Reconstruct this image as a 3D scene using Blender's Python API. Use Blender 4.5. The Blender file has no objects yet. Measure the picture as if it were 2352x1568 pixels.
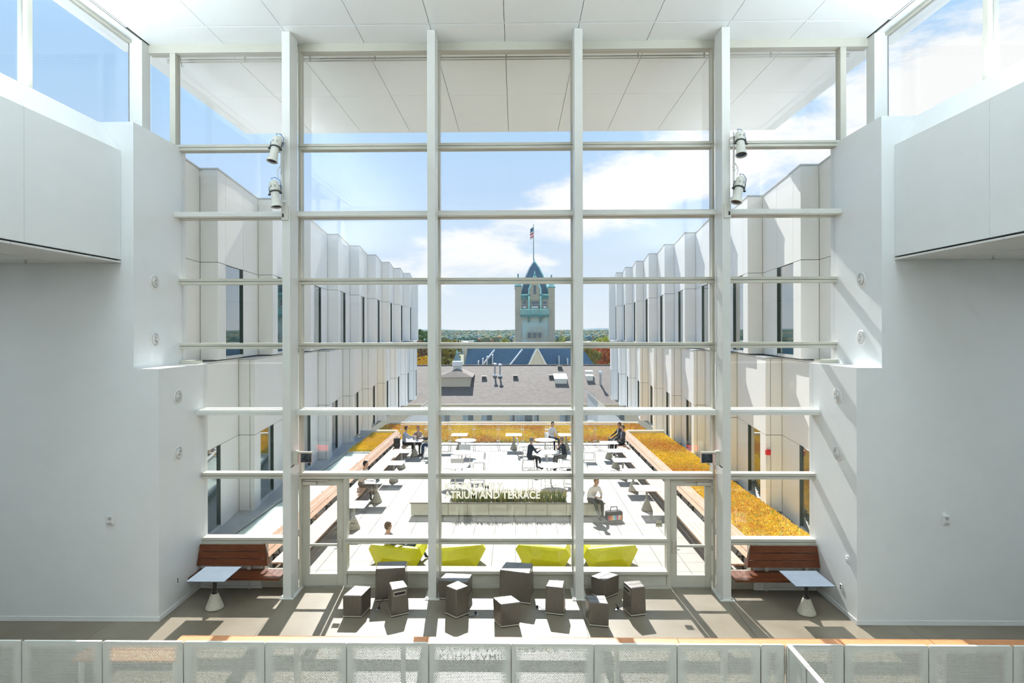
import bpy, math, random
from mathutils import Vector, Matrix, Euler
random.seed(7)
S = bpy.context.scene
C = S.collection
R = math.radians

# ------------------------------------------------------------------ camera
cd = bpy.data.cameras.new('camera')
cam = bpy.data.objects.new('camera', cd); C.objects.link(cam)
F_PX, YAW, ROLL, PPX, PPY = 1391.9, 0.01526, -0.00241, 1164.1, 760.1
cd.sensor_width = 36.0
cd.lens = F_PX / 2352 * 36.0
cd.shift_x = (1176 - PPX) / 2352
cd.shift_y = (PPY - 784) / 2352
cd.clip_end = 6000
cam.matrix_world = Matrix.Translation((0.2407, 0, 5.95)) @ Matrix.Rotation(YAW, 4, 'Z') @ Matrix.Rotation(R(90), 4, 'X') @ Matrix.Rotation(ROLL, 4, 'Z')
S.camera = cam

# ------------------------------------------------------------------ sky
W = bpy.data.worlds.new('sky'); S.world = W; W.use_nodes = True
nt = W.node_tree; nt.nodes.clear()
def N(t, **k):
    n = nt.nodes.new(t)
    for a, b in k.items():
        setattr(n, a, b)
    return n
out = N('ShaderNodeOutputWorld'); bg = N('ShaderNodeBackground'); tc = N('ShaderNodeTexCoord')
nt.links.new(bg.outputs[0], out.inputs[0])
sep = N('ShaderNodeSeparateXYZ'); nt.links.new(tc.outputs['Generated'], sep.inputs[0])
ramp = N('ShaderNodeValToRGB'); nt.links.new(sep.outputs[2], ramp.inputs[0])
cr = ramp.color_ramp
cr.elements[0].position = 0.0; cr.elements[0].color = (0.83, 0.90, 0.97, 1)
cr.elements[1].position = 1.0; cr.elements[1].color = (0.28, 0.48, 0.84, 1)
for pos, col in ((0.06, (0.74, 0.85, 0.97, 1)), (0.22, (0.53, 0.71, 0.97, 1)), (0.32, (0.45, 0.68, 0.95, 1)), (0.45, (0.35, 0.60, 0.93, 1))):
    e = cr.elements.new(pos); e.color = col
mp = N('ShaderNodeMapping'); mp.inputs['Scale'].default_value = (5.0, 3.0, 13.0); mp.inputs['Rotation'].default_value = (0, R(-14), 0)
mp.inputs['Location'].default_value = (1.7, 0.4, 0.9)
nt.links.new(tc.outputs['Generated'], mp.inputs[0])
nz = N('ShaderNodeTexNoise'); nz.inputs['Scale'].default_value = 1.35; nz.inputs['Detail'].default_value = 9; nz.inputs['Roughness'].default_value = 0.6; nz.inputs['Distortion'].default_value = 0.25
nt.links.new(mp.outputs[0], nz.inputs['Vector'])
dt = N('ShaderNodeVectorMath', operation='DOT_PRODUCT')        # distance from the belt of cloud (a great circle)
nn = Vector((-0.33, -0.165, 1.0)).normalized(); dt.inputs[1].default_value = nn
nt.links.new(tc.outputs['Generated'], dt.inputs[0])
ab = N('ShaderNodeMath', operation='ABSOLUTE'); nt.links.new(dt.outputs['Value'], ab.inputs[0])
bm_ = N('ShaderNodeMapRange'); bm_.inputs['From Min'].default_value = 0.015; bm_.inputs['From Max'].default_value = 0.125
bm_.inputs['To Min'].default_value = 0.28; bm_.inputs['To Max'].default_value = -0.22
nt.links.new(ab.outputs[0], bm_.inputs['Value'])
xm = N('ShaderNodeMapRange'); xm.inputs['From Min'].default_value = -0.30; xm.inputs['From Max'].default_value = 0.02
xm.inputs['To Min'].default_value = -0.30; xm.inputs['To Max'].default_value = 0.0
nt.links.new(sep.outputs[0], xm.inputs['Value'])
ad = N('ShaderNodeMath', operation='ADD'); nt.links.new(nz.outputs['Fac'], ad.inputs[0]); nt.links.new(bm_.outputs[0], ad.inputs[1])
ad2 = N('ShaderNodeMath', operation='ADD'); nt.links.new(ad.outputs[0], ad2.inputs[0]); nt.links.new(xm.outputs[0], ad2.inputs[1])
cl = N('ShaderNodeMapRange', interpolation_type='SMOOTHSTEP'); cl.inputs['From Min'].default_value = 0.53; cl.inputs['From Max'].default_value = 0.74
nt.links.new(ad2.outputs[0], cl.inputs['Value'])
mx = N('ShaderNodeMix', data_type='RGBA'); nt.links.new(cl.outputs[0], mx.inputs['Factor'])
nt.links.new(ramp.outputs[0], mx.inputs['A']); mx.inputs['B'].default_value = (1.0, 1.0, 1.0, 1)
nt.links.new(mx.outputs['Result'], bg.inputs['Color']); bg.inputs['Strength'].default_value = 0.84

# ------------------------------------------------------------------ sun and exposure
sd = bpy.data.lights.new('sun', 'SUN'); sd.energy = 7.7; sd.angle = R(0.55); sd.color = (1.0, 0.965, 0.905)
sun = bpy.data.objects.new('sun', sd); C.objects.link(sun)
SUN_AZ, SUN_EL = R(4.6), R(37.3)
sun_dir = Vector((-math.sin(SUN_AZ) * math.cos(SUN_EL), math.cos(SUN_AZ) * math.cos(SUN_EL), math.sin(SUN_EL)))
sun.rotation_euler = sun_dir.to_track_quat('Z', 'Y').to_euler(); sun.location = (0, 60, 60)
vs = S.view_settings
vs.view_transform = 'Standard'; vs.look = 'None'; vs.gamma = 1.0; vs.use_curve_mapping = False
vs.exposure = 0.47
S.cycles.transparent_max_bounces = 32
S.cycles.max_bounces = 6; S.cycles.diffuse_bounces = 4; S.cycles.glossy_bounces = 2
S.cycles.use_adaptive_sampling = True; S.cycles.adaptive_threshold = 0.1; S.cycles.adaptive_min_samples = 16
S.cycles.caustics_reflective = False; S.cycles.caustics_refractive = False
S.cycles.sample_clamp_indirect = 6.0

# ------------------------------------------------------------------ materials
MATS = {}
def mat(name, col, rough=0.6, metal=0.0, spec=0.5, var=0.0, scale=6.0, bump=0.0, bscale=40.0, stretch=None, emit=None, estr=0.0, col2=None, detail=4.0, sheen=0.0, coat=0.0):
    if name in MATS:
        return MATS[name]
    m = bpy.data.materials.new(name); m.use_nodes = True
    t = m.node_tree; b = t.nodes['Principled BSDF']
    b.inputs['Roughness'].default_value = rough; b.inputs['Metallic'].default_value = metal
    b.inputs['Specular IOR Level'].default_value = spec
    if coat: b.inputs['Coat Weight'].default_value = coat
    c = (*col, 1)
    b.inputs['Base Color'].default_value = c
    tcn = t.nodes.new('ShaderNodeTexCoord'); mpn = t.nodes.new('ShaderNodeMapping')
    t.links.new(tcn.outputs['Object'], mpn.inputs[0])
    if stretch: mpn.inputs['Scale'].default_value = stretch
    if var > 0 or col2:
        n = t.nodes.new('ShaderNodeTexNoise'); n.inputs['Scale'].default_value = scale; n.inputs['Detail'].default_value = detail
        t.links.new(mpn.outputs[0], n.inputs['Vector'])
        x = t.nodes.new('ShaderNodeMix'); x.data_type = 'RGBA'
        mr = t.nodes.new('ShaderNodeMapRange'); mr.inputs['From Min'].default_value = 0.3; mr.inputs['From Max'].default_value = 0.7
        t.links.new(n.outputs['Fac'], mr.inputs['Value']); t.links.new(mr.outputs[0], x.inputs['Factor'])
        if col2:
            x.inputs['A'].default_value = c; x.inputs['B'].default_value = (*col2, 1)
        else:
            x.inputs['A'].default_value = (*[v * (1 - var) for v in col], 1); x.inputs['B'].default_value = (*[min(1, v * (1 + var)) for v in col], 1)
        t.links.new(x.outputs['Result'], b.inputs['Base Color'])
    if bump > 0:
        n2 = t.nodes.new('ShaderNodeTexNoise'); n2.inputs['Scale'].default_value = bscale; n2.inputs['Detail'].default_value = 3
        t.links.new(mpn.outputs[0], n2.inputs['Vector'])
        bp = t.nodes.new('ShaderNodeBump'); bp.inputs['Strength'].default_value = bump; bp.inputs['Distance'].default_value = 0.01
        t.links.new(n2.outputs['Fac'], bp.inputs['Height']); t.links.new(bp.outputs[0], b.inputs['Normal'])
    if emit:
        b.inputs['Emission Color'].default_value = (*emit, 1); b.inputs['Emission Strength'].default_value = estr; m.cycles.emission_sampling = 'NONE'
    MATS[name] = m
    return m

def glassmat(name, tint=(0.97, 0.985, 0.98), ior=1.55, rough=0.0):
    m = bpy.data.materials.new(name); m.use_nodes = True; t = m.node_tree; t.nodes.clear()
    o = t.nodes.new('ShaderNodeOutputMaterial'); tr = t.nodes.new('ShaderNodeBsdfTransparent'); gl = t.nodes.new('ShaderNodeBsdfGlossy')
    lw = t.nodes.new('ShaderNodeLayerWeight'); lw.inputs['Blend'].default_value = 0.5; mxs = t.nodes.new('ShaderNodeMixShader')
    pw = t.nodes.new('ShaderNodeMath'); pw.operation = 'POWER'; pw.inputs[1].default_value = 5.0; t.links.new(lw.outputs['Facing'], pw.inputs[0])
    f0 = ((ior - 1) / (ior + 1)) ** 2
    ma = t.nodes.new('ShaderNodeMath'); ma.operation = 'MULTIPLY_ADD'; ma.inputs[1].default_value = 1 - f0; ma.inputs[2].default_value = f0; t.links.new(pw.outputs[0], ma.inputs[0])
    tr.inputs[0].default_value = (*tint, 1); gl.inputs['Roughness'].default_value = rough
    t.links.new(ma.outputs[0], mxs.inputs[0]); t.links.new(tr.outputs[0], mxs.inputs[1]); t.links.new(gl.outputs[0], mxs.inputs[2]); t.links.new(mxs.outputs[0], o.inputs[0])
    MATS[name] = m
    return m

M_WALL = mat('white_plaster', (0.84, 0.87, 0.88), 0.45, var=0.012, scale=2.0, bump=0.04, bscale=180)
M_CEIL = mat('ceiling_panel_white', (0.90, 0.93, 0.93), 0.24, spec=0.4, var=0.01, scale=1.2)
M_SLOT = mat('dark_joint', (0.05, 0.05, 0.05), 0.8)
M_COL = mat('white_painted_steel', (0.74, 0.75, 0.72), 0.32, var=0.015, scale=3)
M_FRAME = mat('grey_aluminium_frame', (0.57, 0.56, 0.485), 0.35, spec=0.5, var=0.02, scale=3)
M_GASKET = mat('dark_gasket', (0.10, 0.10, 0.10), 0.6)
M_GLASS = glassmat('clear_glass', (0.945, 0.952, 0.952))
M_FLOOR = None
M_BLACK = mat('black_plastic', (0.02, 0.02, 0.022), 0.4)
M_CHROME = mat('brushed_steel', (0.62, 0.62, 0.60), 0.28, metal=1.0, var=0.04, scale=30)
M_CREAM = mat('cream_enamel', (0.74, 0.74, 0.68), 0.4, var=0.02)
M_VINYL = mat('charcoal_leatherette', (0.105, 0.086, 0.067), 0.36, spec=1.0, coat=0.35, var=0.12, scale=30, bump=0.10, bscale=220, stretch=(1, 1, 0.3))
M_PIPE = mat('pale_piping', (0.62, 0.58, 0.48), 0.5)
M_WOODR = mat('red_brown_hardwood', (0.165, 0.048, 0.017), 0.34, spec=0.35, col2=(0.095, 0.026, 0.009), scale=7.0, stretch=(1.0, 9, 9), detail=6)
M_WOODO = mat('weathered_orange_hardwood', (0.72, 0.48, 0.34), 0.55, col2=(0.56, 0.34, 0.225), scale=7.0, stretch=(9, 1.0, 9), detail=6)
M_CONC = mat('cast_concrete', (0.50, 0.475, 0.40), 0.75, var=0.1, scale=25, bump=0.12, bscale=120)
M_TABLE = mat('grey_blue_metal_top', (0.15, 0.19, 0.24), 0.55, spec=0.08, metal=0.0, var=0.08, scale=3)
M_TABLEW = mat('white_table_top', (0.85, 0.85, 0.84), 0.35)
M_LIME = mat('lime_plastic', (0.66, 0.64, 0.005), 0.28, spec=0.45, var=0.02)
M_PERF = mat('pale_green_grey_steel', (0.88, 0.90, 0.86), 0.42, var=0.02, scale=4)
M_FACADE = mat('white_facade_panel', (0.87, 0.875, 0.865), 0.38, spec=0.4, var=0.012, scale=1.5)
M_DARKGLASS = mat('dark_tinted_glass', (0.03, 0.065, 0.062), 0.03, spec=1.0, coat=1.0)
M_PLATE = mat('white_plastic', (0.80, 0.80, 0.79), 0.4)
M_RAILW = mat('orange_wood_cap', (0.62, 0.27, 0.11), 0.42, var=0.15, scale=8, stretch=(1, 8, 8))

def floor_material():
    m = bpy.data.materials.new('polished_concrete'); m.use_nodes = True; t = m.node_tree; b = t.nodes['Principled BSDF']
    tcn = t.nodes.new('ShaderNodeTexCoord')
    n1 = t.nodes.new('ShaderNodeTexNoise'); n1.inputs['Scale'].default_value = 0.8; n1.inputs['Detail'].default_value = 8
    n2 = t.nodes.new('ShaderNodeTexNoise'); n2.inputs['Scale'].default_value = 38; n2.inputs['Detail'].default_value = 3
    for n in (n1, n2): t.links.new(tcn.outputs['Object'], n.inputs['Vector'])
    r = t.nodes.new('ShaderNodeValToRGB'); t.links.new(n1.outputs['Fac'], r.inputs[0])
    r.color_ramp.elements[0].position = 0.32; r.color_ramp.elements[0].color = (0.215, 0.178, 0.128, 1)
    r.color_ramp.elements[1].position = 0.70; r.color_ramp.elements[1].color = (0.30, 0.262, 0.205, 1)
    x = t.nodes.new('ShaderNodeMix'); x.data_type = 'RGBA'; x.blend_type = 'MULTIPLY'; x.inputs['Factor'].default_value = 0.35
    t.links.new(r.outputs[0], x.inputs['A'])
    r2 = t.nodes.new('ShaderNodeValToRGB'); t.links.new(n2.outputs['Fac'], r2.inputs[0])
    r2.color_ramp.elements[0].position = 0.35; r2.color_ramp.elements[0].color = (0.6, 0.58, 0.55, 1)
    t.links.new(r2.outputs[0], x.inputs['B']); t.links.new(x.outputs['Result'], b.inputs['Base Color'])
    b.inputs['Roughness'].default_value = 0.34; b.inputs['Specular IOR Level'].default_value = 0.48
    return m
M_FLOOR = floor_material()

# ------------------------------------------------------------------ mesh helpers
class MB:
    def __init__(s): s.v = []; s.f = []; s.mi = []
    def add(s, vs_, fs, mi=0):
        o = len(s.v); s.v += [tuple(v) for v in vs_]
        s.f += [tuple(i + o for i in f) for f in fs]; s.mi += [mi] * len(fs); return s
    def box(s, x0, x1, y0, y1, z0, z1, mi=0):
        return s.add([(x0, y0, z0), (x1, y0, z0), (x1, y1, z0), (x0, y1, z0), (x0, y0, z1), (x1, y0, z1), (x1, y1, z1), (x0, y1, z1)],
                     [(0, 3, 2, 1), (4, 5, 6, 7), (0, 1, 5, 4), (1, 2, 6, 5), (2, 3, 7, 6), (3, 0, 4, 7)], mi)
    def hexa(s, p, mi=0):     # 8 corner points, bottom ring then top ring
        return s.add(p, [(0, 3, 2, 1), (4, 5, 6, 7), (0, 1, 5, 4), (1, 2, 6, 5), (2, 3, 7, 6), (3, 0, 4, 7)], mi)
    def prism(s, poly, z0, z1, mi=0):
        n = len(poly)
        return s.add([(x, y, z0) for x, y in poly] + [(x, y, z1) for x, y in poly],
                     [tuple(reversed(range(n))), tuple(range(n, 2 * n))] + [(i, (i + 1) % n, n + (i + 1) % n, n + i) for i in range(n)], mi)
    def extr(s, poly3, d, mi=0):   # planar polygon (3D points) extruded by vector d
        n = len(poly3); d = Vector(d); a = [Vector(p) for p in poly3]; b = [p + d for p in a]
        return s.add(a + b, [tuple(reversed(range(n))), tuple(range(n, 2 * n))] + [(i, (i + 1) % n, n + (i + 1) % n, n + i) for i in range(n)], mi)
    def bar(s, a, b, w, h=None, mi=0, up=(0, 0, 1)):
        a = Vector(a); b = Vector(b); h = h or w; d = (b - a).normalized(); u = Vector(up)
        if abs(d.dot(u)) > 0.99: u = Vector((0, 1, 0))
        r = d.cross(u).normalized() * (w / 2); q = r.cross(d).normalized() * (h / 2)
        return s.hexa([a - r - q, a + r - q, a + r + q, a - r + q, b - r - q, b + r - q, b + r + q, b - r + q], mi)
    def tube(s, pts, r, n=8, mi=0, cap=True):
        pts = [Vector(p) for p in pts]; rs = r if isinstance(r, (list, tuple)) else [r] * len(pts)
        base = len(s.v); pu = None
        for i, p in enumerate(pts):
            d = (pts[min(i + 1, len(pts) - 1)] - pts[max(i - 1, 0)]).normalized()
            u = pu if pu is not None else (Vector((0, 0, 1)) if abs(d.z) < 0.9 else Vector((1, 0, 0)))
            u = (u - d * u.dot(d)); u = u.normalized() if u.length > 1e-6 else d.orthogonal().normalized(); pu = u
            w = d.cross(u)
            for k in range(n):
                a = 2 * math.pi * k / n
                s.v.append(tuple(p + (u * math.cos(a) + w * math.sin(a)) * rs[i]))
        for i in range(len(pts) - 1):
            for k in range(n):
                s.f.append((base + i * n + k, base + i * n + (k + 1) % n, base + (i + 1) * n + (k + 1) % n, base + (i + 1) * n + k)); s.mi.append(mi)
        if cap:
            s.f.append(tuple(base + k for k in reversed(range(n)))); s.mi.append(mi)
            e = base + (len(pts) - 1) * n; s.f.append(tuple(e + k for k in range(n))); s.mi.append(mi)
        return s
    def lathe(s, prof, c=(0, 0, 0), n=20, mi=0, axis='z', sq=(1, 1)):
        base = len(s.v); m = len(prof)
        for k in range(n):
            a = 2 * math.pi * k / n; ca, sa = math.cos(a) * sq[0], math.sin(a) * sq[1]
            for r, h in prof:
                if axis == 'z': p = (c[0] + r * ca, c[1] + r * sa, c[2] + h)
                elif axis == 'x': p = (c[0] + h, c[1] + r * ca, c[2] + r * sa)
                else: p = (c[0] + r * ca, c[1] + h, c[2] + r * sa)
                s.v.append(p)
        for k in range(n):
            k2 = (k + 1) % n
            for i in range(m - 1):
                s.f.append((base + k * m + i, base + k2 * m + i, base + k2 * m + i + 1, base + k * m + i + 1)); s.mi.append(mi)
        s.f.append(tuple(base + k * m for k in reversed(range(n)))); s.mi.append(mi)
        s.f.append(tuple(base + k * m + m - 1 for k in range(n))); s.mi.append(mi)
        return s
    def sphere(s, c, r, n=10, m=6, mi=0, sc=(1, 1, 1)):
        prof = []
        for i in range(m + 1):
            a = -math.pi / 2 + math.pi * i / m; prof.append((max(1e-4, math.cos(a)) * r, math.sin(a) * r * sc[2]))
        return s.lathe(prof, c, n, mi, 'z', (sc[0], sc[1]))
    def mesh(s, name, mats, smooth=False):
        me = bpy.data.meshes.new(name); me.from_pydata(s.v, [], s.f)
        for m in (mats if isinstance(mats, (list, tuple)) else [mats]): me.materials.append(m)
        if any(s.mi): me.polygons.foreach_set('material_index', s.mi)
        if smooth: me.polygons.foreach_set('use_smooth', [True] * len(me.polygons))
        me.update(); return me
    def build(s, name, mats, parent=None, smooth=False, bev=0.0, loc=None, rz=None, seg=2):
        o = bpy.data.objects.new(name, s.mesh(name, mats, smooth)); C.objects.link(o)
        if parent is not None: o.parent = parent
        if loc is not None: o.location = loc
        if rz is not None: o.rotation_euler[2] = rz
        if bev > 0:
            b = o.modifiers.new('bevel', 'BEVEL'); b.width = bev; b.segments = seg; b.limit_method = 'ANGLE'; b.angle_limit = R(40)
        return o
def tag(o, label=None, cat=None, group=None, kind=None):
    if label: o['label'] = label
    if cat: o['category'] = cat
    if group: o['group'] = group
    if kind: o['kind'] = kind
    return o
def thing(name, label, cat, loc=(0, 0, 0), rz=0.0, group=None, kind=None):
    o = bpy.data.objects.new(name, None); o.empty_display_size = 0.2; C.objects.link(o)
    o.location = loc; o.rotation_euler[2] = rz
    return tag(o, label, cat, group, kind)
def copy_tree(o, parent=None):
    c = o.copy(); C.objects.link(c)
    if parent is not None: c.parent = parent
    for ch in [x for x in KIDS.get(o.name, [])]: copy_tree(ch, c)
    return c
KIDS = {}
def kids(o):
    KIDS[o.name] = [c for c in C.objects if c.parent == o]
    for c in KIDS[o.name]: kids(c)
    return o
def shared(name, me, parent=None, loc=(0, 0, 0), rz=0.0, sc=None):
    o = bpy.data.objects.new(name, me); C.objects.link(o); o.location = loc; o.rotation_euler[2] = rz
    if parent is not None: o.parent = parent
    if sc: o.scale = sc
    return o
def join_flat(pts, closed=False): return pts
# ------------------------------------------------------------------ the room: floor, walls, ceiling
G = 14.15                       # plane of the glass wall
COLX = (-4.88, -1.635, 1.635, 4.88)
fl = MB().box(-13.6, 13.6, -4, 14.3, -0.4, -0.02).build('floor', M_SLOT)
tag(fl, 'brown grey polished concrete floor of the atrium', 'floor', kind='structure')
xs = [-13.6, -8.1, -4.9, -1.635, 1.635, 4.9, 8.1, 13.6]; ys = [-4, 3.0, 8.2, 14.3]
for i in range(7):
    for j in range(3):
        MB().box(xs[i] + .003, xs[i + 1] - .003, ys[j] + .003, ys[j + 1] - .003, -0.2, 0).build('floor_slab', M_FLOOR, fl)

def side_wall(s, nm):
    poly = [(s * 13.6, 0), (s * 7.11, 0), (s * 7.11, 5.19), (s * 7.62, 5.19), (s * 7.62, 10.27), (s * 13.6, 10.27)]
    w = MB().extr([(x, 12.34, z) for x, z in (poly if s > 0 else poly[::-1])], (0, 1.98, 0)).build(nm, M_WALL)
    return tag(w, 'white stepped wall with round air diffusers on the %s of the glass' % ('left' if s < 0 else 'right'), 'wall', kind='structure')
def outer(s, nm):
    w = MB().box(min(s * 13.6, s * 13.9), max(s * 13.6, s * 13.9), -4, 14.3, 0, 10.27).build(nm, M_WALL)
    return tag(w, 'plain white wall closing the side passage on the %s' % ('left' if s < 0 else 'right'), 'wall', kind='structure')
for s, nm in ((-1, 'left'), (1, 'right')):
    side_wall(s, 'wall_' + nm); outer(s, 'wall_far_' + nm)
    b = MB(); b.box(min(s * 13.5, s * 7.106), max(s * 13.5, s * 7.106), 12.328, 12.34, 0.004, 0.098)
    b.box(min(s * 7.11, s * 7.098), max(s * 7.11, s * 7.098), 12.34, 13.97, 0.004, 0.098)
    tag(b.build('baseboard_' + nm, M_WALL), 'low white baseboard of the %s wall' % nm, 'baseboard', kind='structure')
    # bulkhead of the upper gallery with its folded top
    bk = thing('bulkhead', 'white boxed gallery front with folded top on the %s' % nm, 'bulkhead', kind='structure')
    prof = [(s * 7.88, 7.44), (s * 7.88, 9.68), (s * 8.33, 10.27), (s * 8.8, 10.27), (s * 8.8, 7.44)]
    if s > 0: prof = prof[::-1]
    for y0, y1 in ((-4, 5.9), (5.906, 9.887), (9.893, 12.335)):
        MB().extr([(x, y0, z) for x, z in prof], (0, y1 - y0, 0)).build('fascia_panel', M_WALL, bk)
    MB().box(min(s * 7.95, s * 13.6), max(s * 7.95, s * 13.6), -4, 12.33, 7.42, 7.6).build('soffit_backing', M_SLOT, bk)
    M_TILE = mat('perforated_soffit_tile', (0.74, 0.75, 0.74), 0.6, var=0.05, scale=160, bump=0.1, bscale=150)
    xx = [7.86, 9.1, 10.34, 11.58, 12.82]
    yy = [-4, -1.2, 1.5, 4.2, 6.9, 9.6, 10.9, 12.33]
    for i in range(4):
        for j in range(7):
            a, c = s * (xx[i] + .008), s * (xx[i + 1] - .008)
            MB().box(min(a, c), max(a, c), yy[j] + .008, yy[j + 1] - .008, 7.37, 7.405).build('soffit_tile', M_TILE, bk)
    MB().box(min(s * 8.8, s * 13.6), max(s * 8.8, s * 13.6), -4, 12.34, 10.1, 10.27).build('gallery_roof', M_WALL, bk)
    # sprinkler under the soffit
    sp = thing('sprinkler', 'small bronze sprinkler head under the %s gallery soffit' % nm, 'sprinkler', (s * 9.38, 11.75, 7.37))
    MB().lathe([(.03, 0), (.03, -.008), (.012, -.012), (.012, -.05)], n=12).build('body', M_CHROME, sp)
    MB().lathe([(.028, -.055), (.028, -.06)], n=12).build('deflector', mat('bronze', (.20, .12, .06), .4, 1.0), sp)

bw = MB().box(-13.9, 13.9, -4.3, -4.0, 0, 13).build('wall_back', mat('warm_white_wall', (.80, .77, .70), .6))
tag(bw, 'plain warm white wall behind the gallery', 'wall', kind='structure')
# ceiling with panel joints, slot, and the roof that carries it
ce = MB().box(-9.0, 9.0, -4.0, 14.25, 12.69, 12.8).build('ceiling', M_SLOT)
tag(ce, 'white metal panel ceiling with thin dark joints', 'ceiling', kind='structure')
jx = [-8.30] + [-6.54, -4.905, -3.27, -1.635, 0, 1.635, 3.27, 4.905, 6.54] + [8.30]
for i in range(10):
    for y0, y1 in ((-4.0, .59), (.6, 3.99), (4.0, 7.19), (7.2, 10.19), (10.2, 13.165), (13.235, 14.12)):
        MB().box(jx[i] + .006, jx[i + 1] - .006, y0, y1, 12.65, 12.685).build('ceiling_panel', M_CEIL, ce)
for s in (-1, 1):
    a, c = s * 8.37, s * 8.78
    MB().box(min(a, c), max(a, c), -4, 14.12, 12.65, 12.685).build('edge_panel', M_CEIL, ce)
    a, c = s * 8.318, s * 8.352
    MB().box(min(a, c), max(a, c), -4, 13.2, 12.655, 12.67).build('slot_rail', M_CEIL, ce)
MB().box(-8.318, 8.318, 13.183, 13.217, 12.655, 12.67).build('slot_rail', M_CEIL, ce)

rf = MB().box(-9.08, 9.08, -4.3, 20.72, 12.86, 13.25).build('roof', M_FACADE)
tag(rf, 'deep white roof slab overhanging the terrace', 'roof', kind='structure')
sx = [-9.04] + [-6.72, -5.04, -3.36, -1.68, 0, 1.68, 3.36, 5.04, 6.72] + [9.04]
for i in range(10):
    for y0, y1 in ((14.32, 17.445), (17.455, 20.7)):
        MB().box(sx[i] + .007, sx[i + 1] - .007, y0, y1, 12.75, 12.79).build('soffit_panel', M_CEIL, rf)
MB().box(-9.03, 9.03, 14.28, 20.69, 12.79, 12.87).build('soffit_backing', mat('soffit_joint_grey', (.25, .25, .25), .8), rf)
for s in (-1, 1):
    a, c = s * 8.72, s * 9.06
    MB().box(min(a, c), max(a, c), -4.3, 14.3, 12.62, 12.86).build('eave', M_CEIL, rf)
tr = thing('trim_1', 'thin double maintenance rail under the roof overhang outside the glass', 'rail', kind='structure')
MB().tube([(-8.3, 14.75, 12.62), (8.3, 14.75, 12.62)], .018).build('rail_tube', M_FRAME, tr)
MB().tube([(-8.3, 14.75, 12.56), (8.3, 14.75, 12.56)], .018).build('rail_tube', M_FRAME, tr)
for k in range(11):
    MB().box(-8.0 + k * 1.6, -7.97 + k * 1.6, 14.73, 14.77, 12.54, 12.75).build('hanger', M_FRAME, tr)
hk = MB(); hk.tube([(-7.95, 14.75, 12.55), (-7.95, 14.75, 12.47), (-7.93, 14.75, 12.44), (-7.90, 14.75, 12.45), (-7.90, 14.75, 12.48)], .012); hk.build('hook', M_CHROME, tr)

# ------------------------------------------------------------------ columns of the glass wall
def column(x, nm):
    col = thing('column', nm, 'column', (x, 13.43, 0), kind='structure')
    MB().box(-.09, .09, 0, .48, 0.012, 12.645).build('shaft', M_COL, col, bev=.006)
    MB().box(-.16, .16, -.05, .60, 0, .018).build('base_plate', M_COL, col)
    MB().box(-.045, .045, .48, .60, 0.012, 12.645).build('glazing_fin', M_FRAME, col)
    bl = MB()
    for k in range(38):
        for s in (-1, 1):
            bl.lathe([(.011, 0), (.011, .006)], (s * .045 if s > 0 else -.051, .54, .35 + k * .32), 6, axis='x')
    tag(bl.build('bolts', M_GASKET, col), kind='stuff')
    for s in (-1, 1):
        MB().lathe([(.02, .018), (.02, .04)], (s * .125, .02, 0), 6).build('anchor_bolt', M_CHROME, col)
    return col
for x, n in zip(COLX, ('white steel column beside the left glass door and left bench', 'white steel column left of the middle bay of the glass wall', 'white steel column right of the middle bay of the glass wall', 'white steel column beside the right glass door and right bench')):
    column(x, n)
for s, n in ((-1, 'left'), (1, 'right')):
    cc = thing('corner_column', 'square white corner column under the ceiling on the %s' % n, 'column', (s * 8.49, 13.94, 10.27), kind='structure')
    MB().box(-.16, .16, -.16, .16, 0, 2.38).build('shaft', M_COL, cc, bev=.004)

# ------------------------------------------------------------------ glass wall
def frame_h(p, x0, x1, zc, h=.135, y0=14.03, y1=14.27):
    MB().box(x0, x1, y0, y1, zc + .006, zc + h / 2).build('transom', M_FRAME, p)
    MB().box(x0, x1, y0, y1, zc - h / 2, zc - .006).build('transom', M_FRAME, p)
    MB().box(x0, x1, y0 + .012, y1 - .01, zc - .006, zc + .006).build('gasket', M_GASKET, p)
def frame_v(p, x, z0, z1, w=.055, y0=14.042, y1=14.258):
    MB().box(x - w / 2, x + w / 2, y0, y1, z0, z1).build('mullion', M_FRAME, p)
def pane(p, x0, x1, z0, z1, y=G):
    MB().box(x0, x1, y - .014, y + .014, z0, z1).build('pane', M_GLASS, p)
def ledge(p, x0, x1, zc):
    q = [(13.80, -.055), (13.80, .02), (13.845, .06), (14.03, .06), (14.03, -.055)]
    MB().extr([(x0, y, zc + z) for y, z in q], (x1 - x0, 0, 0)).build('ledge', M_COL, p)
ROWS = [1.08, 2.59, 4.09, 5.615, 7.12, 8.65, 10.25]
HEAD = 12.53
def upper_rows(p, x0, x1, rows, zlast):
    for z in rows:
        frame_h(p, x0, x1, z)
        if z in (4.09, 8.65): ledge(p, x0 - .02, x1 + .02, z)
    zz = rows + [zlast]
    for a, b_ in zip(zz[:-1], zz[1:]):
        pane(p, x0 + .03, x1 - .03, a + .05, b_ - .05)
    MB().box(x0, x1, 14.03, 14.27, zlast - .07, 12.649).build('head', M_FRAME, p)

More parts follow.
